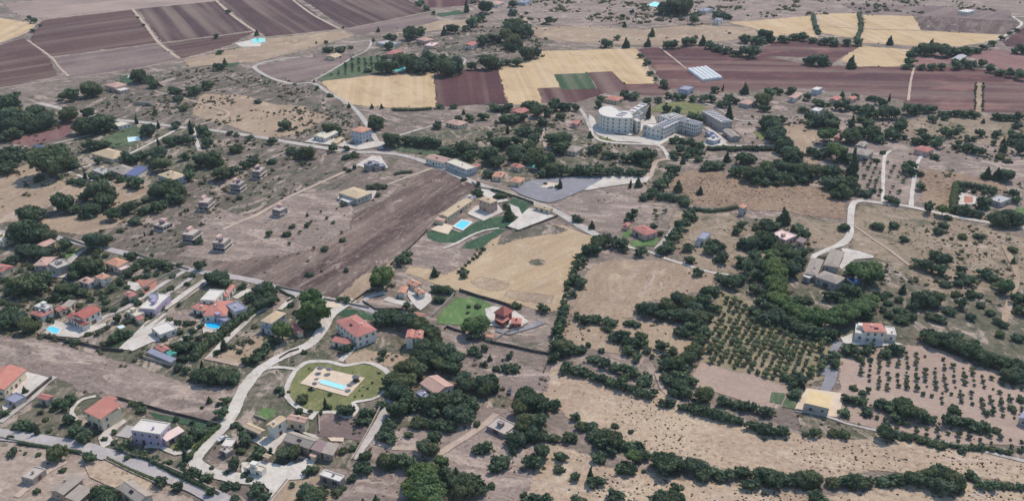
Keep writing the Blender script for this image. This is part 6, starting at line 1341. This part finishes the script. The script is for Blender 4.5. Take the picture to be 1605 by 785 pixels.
# no crown may stand inside a building: push it to the nearest side
def clear_of_houses(p, rad):
    for h in HOUSES:
        for (P1, u, v, lu, lv) in h.foot:
            d = p - P1
            s, t = d.dot(u), d.dot(v)
            m = rad * .55
            if -m < s < lu + m and -m < t < lv + m:
                opts = [(s + m, -u), (lu + m - s, u), (t + m, -v), (lv + m - t, v)]
                w = min(opts, key=lambda o: o[0])
                p = p + w[1] * w[0]
    return p
def in_house(p, m=.3):
    for h in HOUSES:
        for (P1, u, v, lu, lv) in h.foot:
            d = p - P1
            if -m < d.dot(u) < lu + m and -m < d.dot(v) < lv + m: return True
    return False
for p in plants: p['loc'] = clear_of_houses(p['loc'], p['R'])
def over_pool(p):
    for poly in POOLS:
        c = sum(poly, Vector()) / len(poly); rad = max((q - c).length for q in poly)
        if (p['loc'] - c).length < rad * .8 + p['R'] * .7: return True
    return False
plants = [p for p in plants if not over_pool(p) or p['R'] > 5.5]

KIND = {'tree': ('broadleaf_tree', 'tree', 'dense dark green tree'), 'pine': ('pine_tree', 'pine', 'fresh green rounded pine'), 'bush': ('bush', 'bush', 'low dark green bush'), 'cypress': ('cypress_tree', 'cypress', 'narrow dark cypress'), 'conifer': ('conifer_tree', 'conifer', 'cone-shaped dark conifer')}
LIMIT = {'tree': 298, 'bush': 280, 'pine': 200, 'cypress': 200, 'conifer': 200}
by = {}
for p in sorted(plants, key=lambda q: -q['px']): by.setdefault(p['kind'], []).append(p)
singles, mass = [], []
for k, v in by.items():
    singles += v[:LIMIT[k]]
    mass += v[LIMIT[k]:]
groups = {}
for p in singles:
    place = min(PL, key=lambda q: min((a - p['loc']).length for a in q[1]))[0]
    groups.setdefault((p['kind'], place), []).append(p)
ORD = ['', 'second ', 'third ', 'fourth ', 'fifth ', 'sixth ', 'seventh ', 'eighth ', 'ninth ', 'tenth ']
for (k, place), v in groups.items():
    nm, cat, desc = KIND[k]
    v.sort(key=lambda q: -q['px'])
    if k == 'tree' and len(v) > 1 and v[0]['px'] > v[1]['px'] * 1.08: v[0]['label'] = 'largest ' + desc + ' ' + place
    rest = [q for q in v if 'label' not in q]
    rest.sort(key=lambda q: q['x'])
    n = len(rest)
    for i, q in enumerate(rest):
        short = {'tree': 'dark green tree', 'pine': 'fresh green pine', 'bush': 'dark green bush', 'cypress': 'narrow dark cypress', 'conifer': 'cone-shaped conifer'}[k]
        if n == 1: q['label'] = desc + ' ' + place
        elif n <= 10 and i < n / 2: q['label'] = '%s %s, %sfrom the left' % (short, place, ORD[i] or 'first ')
        elif n <= 10: q['label'] = '%s %s, %sfrom the right' % (short, place, ORD[n - 1 - i] or 'first ')
        else: q['label'] = desc + ' ' + place
    for q in v:
        if len(q['label'].split()) > 16: q['label'] = desc + ' ' + place
    for q in v: q['group'] = cat + 's ' + place

def put(p):
    nm, cat, desc = KIND[p['kind']]
    rg = random.Random(int(p['x'] * 31 + p['y'] * 17))
    me = PROTO[p['kind']][rg.randrange(len(PROTO[p['kind']]))]
    R_ = p['R']
    root = tag(empty(nm, p['loc']), p['label'], cat, p['group'])
    root.rotation_euler.z = rg.uniform(0, 6.28)
    c = link('crown', me, root)
    if p['kind'] == 'bush': c.location.z = .45 * R_; c.scale = (R_ * 1.15, R_ * rg.uniform(.9, 1.2), R_ * rg.uniform(.85, 1.15))
    elif p['kind'] == 'cypress': c.location.z = p['cz']; c.scale = (R_ * 2.1, R_ * 2.1, p['cz'] * 1.3)
    elif p['kind'] == 'conifer': c.location.z = .95 * R_ * 1.0; c.scale = (R_ * 1.25, R_ * 1.25, R_ * 1.1)
    else:
        c.location.z = p['cz'] * 1.0; c.scale = (R_ * rg.uniform(1.08, 1.28), R_ * rg.uniform(.92, 1.24), R_ * rg.uniform(.85, 1.28)); c.rotation_euler = (rg.uniform(-.15, .15), rg.uniform(-.15, .15), 0)
    t = link('trunk', TRUNKS[rg.randrange(3)], root)
    s = {'bush': .5, 'cypress': 1.2, 'conifer': .7}.get(p['kind'], 1.0) * R_
    t.scale = (s, s, s * .9 if p['kind'] != 'bush' else s * .6)
for p in singles: put(p)

# ------------------------------------------------------------------ orchards
def inside(q, poly):
    c = False
    n = len(poly)
    for i in range(n):
        a, b = poly[i], poly[i - 1]
        if (a.y > q.y) != (b.y > q.y) and q.x < (b.x - a.x) * (q.y - a.y) / (b.y - a.y) + a.x: c = not c
    return c
def rows(spec, ang, du, dv, keep=1.0):
    poly = [ground(p) for p in pts(spec)]
    c = sum(poly, Vector()) / len(poly)
    u = Vector((math.cos(ang), math.sin(ang), 0)); v = Vector((-u.y, u.x, 0))
    out = []
    for i in range(-80, 81):
        for j in range(-80, 81):
            q = c + u * (i * du + rnd.uniform(-.35, .35)) + v * (j * dv + rnd.uniform(-.35, .35))
            if inside(q, poly) and rnd.random() < keep: out.append(q)
    return out
def fruit(points, name, cat, label, group, rad, proto, lim=295):
    points.sort(key=lambda q: q.y)
    for q in points[:lim]:
        R_ = rad * rnd.uniform(.55, 1.35)
        root = tag(empty(name, q), label, cat, group)
        root.rotation_euler.z = rnd.uniform(0, 6.28)
        c = link('crown', PROTO[proto][rnd.randrange(len(PROTO[proto]))], root, (0, 0, R_ * .95)); c.scale = (R_, R_, R_ * rnd.uniform(.8, 1.1))
        t = link('trunk', TRUNKS[rnd.randrange(3)], root); t.scale = (R_ * 1.1,) * 3
    for q in points[lim:]: mass.append(dict(loc=q, R=rad, cz=rad * .9, kind='bush'))
fruit(rows('F:1132,462 1168,478 1212,504 1296,538 1288,588 1238,606 1170,582 1106,566', A(-28), 3.5, 4.2, .92), 'orchard_tree', 'orchard tree', 'green fruit tree in the dense orchard below the horseshoe grove', 'trees of the dense orchard', 1.6, 'olive')
fruit(rows('F:1345,572 1395,552 1450,552 1530,582 1620,612 1529,611 1440,615 1400,612 1355,615', A(-22), 3.9, 4.5, .86) + rows('d3:660,245 780,300 1000,325 1200,350 1400,380 1620,410 1620,490 1400,470 1200,425 950,385 720,335', A(-22), 3.9, 4.4, .9) + rows('d3:960,120 1300,100 1640,150 1640,290 1500,300 1400,260 1250,215 1100,215', A(-22), 3.9, 4.5, .86), 'olive_tree', 'olive tree', 'small round olive tree in the rows on pinkish ground', 'olive trees in rows beside the dark belt', 1.1, 'bush')
fruit(rows('b3:620,240 720,250 725,460 610,470', A(2), 5, 9, .8), 'olive_tree', 'olive tree', 'small olive tree in the strip left of the straight white lane', 'olives left of the white lane', 1.5, 'olive')
fruit(rows('b3:765,240 890,250 890,460 770,460', A(2), 6, 10, .8), 'olive_tree', 'olive tree', 'small olive tree in the strip right of the straight white lane', 'olives right of the white lane', 1.5, 'olive')
fruit(rows('m:780,300 1000,330 1250,400 1560,420 1560,560 1400,760 1180,760 980,600 800,560', A(-30), 7, 8, .6), 'young_tree', 'young tree', 'small dark young tree on the bushy grey plot', 'young trees on the grey plot', 1.3, 'bush')
fruit(rows('a1:440,480 600,365 770,355 720,440', A(10), 7, 9, .9), 'orchard_tree', 'orchard tree', 'far young tree in the green grove below the pink villas', 'trees of the far green grove', 1.7, 'bush')
fruit(rows('a1:1340,255 1520,250 1560,300 1300,340 1200,330', A(10), 9, 14, .8), 'orchard_tree', 'orchard tree', 'far orchard tree beside the small tan field', 'trees of the far tan orchard', 2.0, 'bush')
fruit(rows('b2:790,540 1000,540 960,600 920,660 870,640 840,600', A(0), 7, 9, .8), 'orchard_tree', 'orchard tree', 'small orchard tree behind the pink hipped house', 'trees behind the pink hipped house', 1.6, 'olive')
fruit(rows('b1:100,720 350,560 520,520 620,600 560,720 350,790 150,790', A(30), 11, 13, .75), 'low_shrub', 'shrub', 'tiny shrub on the dry ground by the small unfinished house', 'shrubs by the small unfinished house', 1.1, 'bush')
fruit(rows('a2:860,640 1180,650 1160,700 900,690', A(0), 8, 14, .6), 'orchard_tree', 'orchard tree', 'small tree on the yellow lawn behind the convent', 'trees on the convent lawn', 1.6, 'bush')
fruit(rows('b2:1380,60 1480,80 1600,130 1580,145 1380,140 1350,110', A(0), 7, 12, .7), 'orchard_tree', 'orchard tree', 'small tree in the orchard right of the convent annexes', 'trees right of the convent annexes', 1.5, 'bush')
fruit(rows('a3:600,15 1000,35 1000,60 600,50', A(0), 9, 30, .5), 'orchard_tree', 'orchard tree', 'far small tree on the mauve upper strip', 'trees on the mauve strip', 1.5, 'bush')
fruit(rows('k:1080,420 1200,380 1260,400 1230,470 1120,540 1000,560', A(20), 3.2, 4.2, .6), 'lawn_shrub', 'shrub', 'tiny shrub on the dry right half of the oval lawn', 'shrubs on the oval lawn', .55, 'bush')

# ------------------------------------------------------------------ masses of small plants nobody could count
RD = np.array(ROADS)
KO = [(min(p.x for p in q), max(p.x for p in q), min(p.y for p in q), max(p.y for p in q), q) for q in KEEP_OUT]
def blocked(q):
    if np.any((RD[:, 0] - q.x) ** 2 + (RD[:, 1] - q.y) ** 2 < (RD[:, 2] + .6) ** 2): return True
    for a, b, c, d, poly in KO:
        if a < q.x < b and c < q.y < d and inside(q, poly): return True
    return False
def field(q, s): return noise.noise(Vector((q.x * s, q.y * s, 4.4))) + .6 * noise.noise(Vector((q.x * s * 3.1, q.y * s * 3.1, 8.8)))
def scatter(zones, name, label, protos, mat, extra=(), dens=1.0, lift=.35):
    Vs, Fs, Ts, n0 = [], [], [], 0
    items = []
    for spec, per100, r0, r1, clump in zones:
        per100 *= dens
        poly = [ground(p) for p in pts(spec)]
        xs, ys = [p.x for p in poly], [p.y for p in poly]
        ar = (max(xs) - min(xs)) * (max(ys) - min(ys))
        for _ in range(int(ar * per100 / 100)):
            q = Vector((rnd.uniform(min(xs), max(xs)), rnd.uniform(min(ys), max(ys)), 0))
            if clump and field(q, .022) < .12 * clump + rnd.uniform(-.22, .22): continue
            if inside(q, poly) and not in_house(q) and not blocked(q): items.append((q, r0 + (r1 - r0) * rnd.random() ** 2.2))
    for q, r in list(items) + list(extra):
        v, f, t = protos[rnd.randrange(len(protos))]
        a = rnd.uniform(0, 6.28); ca, sa = math.cos(a), math.sin(a)
        sx, sy, sz = r * rnd.uniform(.8, 1.3), r * rnd.uniform(.7, 1.0), r * rnd.uniform(.6, 1.0)
        x, y, z = v[:, 0] * sx, v[:, 1] * sy, v[:, 2] * sz
        Vs.append(np.stack([x * ca - y * sa + q.x, x * sa + y * ca + q.y, z + lift * sz], 1)); Fs.append(f + n0); Ts.append(np.clip(t + rnd.uniform(-.25, .25), 0, 1)); n0 += len(v)
    o = link(name, np_mesh(name, np.concatenate(Vs), np.concatenate(Fs), np.concatenate(Ts), mat))
    tag(o, label, 'scrub' if name != 'far_trees' else 'trees', kind='stuff')
    print(name, len(Vs), 'plants', sum(len(f) for f in Fs), 'tris')

MID = [crown_arrays(nrng, round_lobes(nrng, 6, .8), 150, .17) for _ in range(6)]
scatter([], 'far_trees', 'the remaining mass of small and far trees between the fields', MID, LEAF[0], [(p['loc'], p['R'] * 1.2) for p in mass], lift=.75)
big = []
for t_ in plants:                                   # undergrowth at the foot of trees
    if t_['kind'] in ('tree', 'pine'):
        for _ in range(4):
            a_ = rnd.uniform(0, 6.28); q = t_['loc'] + Vector((math.cos(a_), math.sin(a_), 0)) * t_['R'] * rnd.uniform(.7, 1.35)
            if not in_house(q) and not blocked(q): big.append((q, t_['R'] * rnd.uniform(.18, .42)))
for e in EDGES:
    for q in e:
        if field(q, .03) > .1 and rnd.random() < .4 and not blocked(q): big.append((q + Vector((rnd.uniform(-2, 2), rnd.uniform(-2, 2), 0)), rnd.choice((.4, .5, .6, .8, 1.3))))
scatter([('F:180,125 330,105 400,110 480,135 540,165 570,205 540,225 420,212 300,198 170,182 120,160', 1.5, .6, 2.4, 1),
  ('F:0,215 130,185 300,205 410,222 560,250 400,340 300,400 180,385 110,372 0,350', 1.1, .6, 2.4, 1),
  ('F:540,90 700,55 790,40 860,60 830,90 700,110 600,112', 1.3, .8, 2.6, 1),
  ('F:620,215 700,205 860,170 1000,235 1040,262 1010,285 900,275 800,285 720,255 640,240', 1.5, .8, 2.6, .6),
  ('F:640,185 800,170 930,165 930,195 800,205 660,212', 1.0, .8, 2.6, .8),
  ('F:800,-10 1605,-10 1605,22 1340,22 1200,28 1080,36 900,40 800,50', .9, 1.0, 4.5, 1.4),
  ('F:830,45 930,42 1090,40 1180,58 980,70 850,62', .10, .8, 2.6, .8),
  ('F:1160,180 1300,185 1420,190 1605,190 1605,330 1440,318 1330,315 1250,270 1180,240', .8, .8, 2.4, 1),
  ('F:1130,350 1230,345 1330,395 1450,440 1605,420 1605,580 1460,520 1330,520 1230,500 1150,440', 3.4, .7, 2.3, .7),
  ('F:1340,322 1420,334 1605,375 1605,440 1500,455 1420,420 1345,390', .9, .6, 2.2, 1),
  ('F:1048,285 1130,270 1195,290 1300,295 1322,342 1230,330 1130,328 1060,308', 1.6, .4, .9, .3),
  ('F:1060,330 1130,330 1200,345 1330,355 1325,385 1190,400 1110,425 1050,370', .7, .6, 1.8, 1),
  ('F:560,520 700,540 830,600 830,785 560,785 540,700 590,640', 1.6, .4, 1.3, 1),
  ('F:890,500 1050,505 1080,540 1040,620 950,600 870,580 870,520', 1.9, .5, 1.5, .8),
  ('F:0,370 110,385 300,430 400,445 400,580 370,600 170,560 0,520', 2.6, .6, 2.3, -.3),
  ('F:400,450 590,490 720,520 640,640 500,580 400,590', 1.5, .4, 1.2, .9),
  ('F:150,600 340,660 400,620 500,640 590,650 560,720 440,700 340,720 230,720 0,680 0,640', 2.2, .4, 1.3, .8),
  ('F:870,325 960,295 1010,290 985,340 965,362 905,345', .8, .4, 1.2, 1),
  ('F:0,535 170,568 280,605 372,612 345,660 150,615 60,590', .8, .3, .8, 1),
  ('F:600,280 700,268 755,294 668,360 523,470 330,420', .05, .4, 1.3, 1),
  ('F:1240,650 1330,655 1380,680 1300,690 1240,680', 2.0, .4, 1.2, .5),
  ], 'scrub', 'countless low shrubs scattered over the dry scrubland', LOW, LEAF[4], big, 3.0)
scatter([('F:872,582 950,602 1080,640 1260,688 1400,690 1625,728 1625,758 1380,736 1250,746 1120,732 1010,702 900,652 850,612', 7.0, .2, .6, .5),
  ('F:795,800 805,705 850,690 950,742 1100,762 1300,776 1625,768 1625,800', 9.0, .2, .65, .5),
  ('F:695,515 770,545 862,560 850,612 740,592', 3.0, .15, .5, .5),
  ('F:600,690 700,660 800,640 830,700 790,785 560,785', 4.0, .15, .5, .7),
  ('F:0,705 60,706 140,728 200,752 300,785 0,785', 3.0, .12, .4, .7),
  ('F:0,530 170,565 280,602 372,610 345,667 150,615 60,590', 2.5, .15, .45, .8),
  ('F:930,420 1060,414 1118,430 1060,464 1000,492 900,494', 1.2, .15, .5, .8),
  ('F:1318,568 1395,545 1460,545 1625,605 1625,700 1380,672 1300,650', 1.2, .12, .35, .6),
  ('F:330,330 470,305 545,330 500,392 420,408 290,398', 1.5, .2, .7, .9),
  ('F:1340,322 1605,375 1605,440 1420,420', 2.0, .2, .7, .6),
  ('F:1048,285 1130,270 1300,295 1322,342 1130,328', 2.5, .2, .6, .3),
  ], 'weeds', 'countless dry weeds and tufts dotting the meadows', TINY, leafmat('weed', (70, 60, 52), (104, 92, 76), (98, 84, 68)), (), 6.0)

# clipped and wild hedges grown as one body each
def hedge(spec, w, h, label, mat=0):
    q = resample([ground(p) for p in pts(spec)], w * .45, False)
    c0 = q[0].copy()
    lob = []
    for p in q:
        d = p - c0
        lob.append((np.array([d.x + rnd.uniform(-.12, .12) * w, d.y + rnd.uniform(-.12, .12) * w, h * .5]), np.array([w * .5 * rnd.uniform(.85, 1.15), w * .5 * rnd.uniform(.85, 1.15), h * .55 * rnd.uniform(.85, 1.15)])))
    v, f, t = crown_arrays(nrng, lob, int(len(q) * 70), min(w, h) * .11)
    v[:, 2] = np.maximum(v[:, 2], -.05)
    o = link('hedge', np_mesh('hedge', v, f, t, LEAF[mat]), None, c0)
    tag(o, label, 'hedge')
hedge('c0:1590,385 1500,450 1400,520 1300,600 1200,690', 5.0, 4.0, 'long dark hedge between the blue pool villa and the pale lane')
hedge('b2:870,470 960,475 1050,495 1075,520', 8, 5, 'thick dark clipped hedge above the pink hipped house')
hedge('b2:1130,548 1230,560 1330,548 1390,535', 3.5, 2.5, 'green hedge running to the narrow tower house')
hedge('b3:1190,400 1300,412 1420,440', 4, 4, 'dark hedge along the top of the sports court')
hedge('b3:1180,410 1172,470 1165,560', 4, 4, 'dark hedge on the side of the sports court')
hedge('a3:590,90 606,150 600,200 575,245', 5, 3, 'dark hedge between two far straw parcels')
hedge('a3:310,100 320,160 340,215', 5, 3, 'dark hedge left of the far small straw parcel')
hedge('d0:115,430 300,460 500,490', 1.4, 1.2, 'low hedge along the lower left street')
hedge('d0:660,530 800,600 950,665', 1.6, 1.3, 'clipped hedge between the street and the dusty yard')
hedge('f2:1290,775 1400,640 1600,455', 1.6, 2.0, 'olive green hedge on the bend of the white gravel road', 1)
hedge('f2:540,660 700,750 850,785 F:270,742 330,770', 1.4, 1.8, 'dark hedge between the lilac house and the street')
hedge('c0:640,310 740,220 860,110', 3.2, 3.0, 'dark hedge between the orange-roofed villas and the terracotta terrace')
hedge('c0:870,105 960,110 1045,140', 4.0, 3.0, 'dark hedge at the street end of the villa drives')
hedge('e8:940,250 1040,285 1150,325', 1.6, 1.6, 'clipped dark hedge beside the villa gatehouse')
hedge('e8:730,190 830,215 930,255', 1.6, 1.8, 'clipped dark hedge along the villa forecourt')
hedge('a1:850,680 960,682 1080,672', 4, 2.5, 'low dark hedge below the ribbed straw field')
hedge('b1:860,330 910,320 960,318', 3, 2, 'dark hedge fragment at the head of the brown field')
hedge('c1:130,262 190,300 240,322 200,345', 1.2, 1.2, 'low hedge around the bare street plot')
hedge('d3:840,380 940,400 1050,430 1160,450 1270,470', 3, 1.8, 'green hedge under the thin pale lane')
hedge('c2:1190,530 1170,600 1130,680', 3, 2.5, 'hedge on the left side of the dense orchard')

# ------------------------------------------------------------------ parasols, cars
M['canvas'] = plain('grey_canvas', (112, 112, 124), .9, .2)
M['pole'] = plain('white_pole', (220, 216, 210), .5, .1)
def parasol(tile, x, y, label, r=1.5):
    p = ground(px(tile, x, y))
    root = tag(empty('parasol', p), label, 'parasol', 'parasols on the cream pool deck')
    n = 8
    V = [Vector((0, 0, 3.3))] + [Vector((r * math.cos(6.283 * k / n), r * math.sin(6.283 * k / n), 2.75)) for k in range(n)] + [Vector((r * math.cos(6.283 * k / n), r * math.sin(6.283 * k / n), 2.55)) for k in range(n)]
    Fc = [(0, 1 + k, 1 + (k + 1) % n) for k in range(n)] + [(1 + k, 1 + n + k, 1 + n + (k + 1) % n, 1 + (k + 1) % n) for k in range(n)]
    link('canopy', mesh_of('canopy', V, Fc, M['canvas']), root)
    V = [Vector((.05 * math.cos(6.283 * k / 6), .05 * math.sin(6.283 * k / 6), z)) for z in (.4, 3.3) for k in range(6)]
    link('pole', mesh_of('pole', V, [(k, (k + 1) % 6, 6 + (k + 1) % 6, 6 + k) for k in range(6)], M['pole']), root)
    link('base', boxes_mesh('base', [(-.35, -.35, .4, .35, .35, .62)], M['pole']), root)
parasol('k', 670, 290, 'grey parasol at the left corner of the cream pool deck')
parasol('k', 765, 300, 'grey parasol at the top edge of the cream pool deck')
parasol('k', 1035, 380, 'grey parasol at the right corner of the cream pool deck', 1.7)
parasol('k', 975, 465, 'grey parasol at the pool end of the cream deck', 1.4)
parasol('k', 615, 450, 'grey parasol at the lower edge of the cream pool deck', 1.2)
parasol('k', 655, 345, 'small grey parasol inside the left part of the pool deck', 1.0)

def car(tile, x, y, ang, c, label):
    p = ground(px(tile, x, y))
    root = tag(empty('parked_car', (p.x, p.y, .55)), label, 'car', 'parked cars')
    root.rotation_euler.z = ang
    paint = plain('car_paint', c, .3, .05, 1, .5)
    prof = [(-2.1, .35), (-2.1, .8), (-1.25, .95), (-.75, 1.42), (.75, 1.45), (1.5, .95), (2.1, .82), (2.15, .35)]
    n = len(prof)
    V = [Vector((a, s * (.82 if b < 1 else .66), b)) for s in (-1, 1) for a, b in prof]
    Fc = [tuple(range(n)), tuple(range(2 * n - 1, n - 1, -1))] + [(i, n + i, n + (i + 1) % n, (i + 1) % n) for i in range(n)]
    body = link('body', mesh_of('body', V, Fc, paint), root)
    for s in (-1, 1):
        link('side_window', mesh_of('side_window', [Vector((-1.1, s * .80, .97)), Vector((-.72, s * .69, 1.38)), Vector((.7, s * .69, 1.40)), Vector((1.3, s * .80, .97))], [(0, 1, 2, 3)], M['glass']), body)
    link('windscreen', mesh_of('windscreen', [Vector((.80, -.6, 1.43)), Vector((.80, .6, 1.43)), Vector((1.47, .7, 1.0)), Vector((1.47, -.7, 1.0))], [(0, 1, 2, 3)], M['glass']), body)
    for a in (-1.3, 1.35):
        for s in (-1, 1):
            V = [Vector((a + .32 * math.cos(6.283 * k / 12), s * (.84 - d), .32 + .32 * math.sin(6.283 * k / 12))) for d in (0, .2) for k in range(12)]
            link('wheel', mesh_of('wheel', V, [tuple(range(12)), tuple(range(23, 11, -1))] + [(k, (k + 1) % 12, 12 + (k + 1) % 12, 12 + k) for k in range(12)], M['dark']), root)
car('d0', 1368, 412, .9, (214, 212, 208), 'pale car parked at the bend of the white gravel road')
car('d1', 1560, 120, 1.5, (70, 74, 84), 'dark car parked on the bare ground by the near trees')
car('f5', 690, 300, .5, (60, 62, 70), 'dark car parked on the white gravel farm yard')
car('e8', 1330, 165, .2, (232, 230, 226), 'white car beside the sandy island of the asphalt lot')

# ------------------------------------------------------------------ haze volume added over the land to lift dark tones
hm = bpy.data.materials.new('fill_haze')
hm.use_nodes = True
hn = hm.node_tree
hn.nodes.remove(hn.nodes['Principled BSDF'])
pv = hn.nodes.new('ShaderNodeVolumePrincipled')
pv.inputs['Color'].default_value = (.80, .88, 1.0, 1)
pv.inputs['Density'].default_value = 0.000045
pv.inputs['Anisotropy'].default_value = 0.0
hn.links.new(pv.outputs[0], hn.nodes['Material Output'].inputs['Volume'])
hz = link('haze', boxes_mesh('haze', [(-6200, -400, -1.2, 6200, 9200, 232)], hm))
tag(hz, 'thin pale blue haze added over the whole plain to lift dark tones', 'haze', kind='stuff')
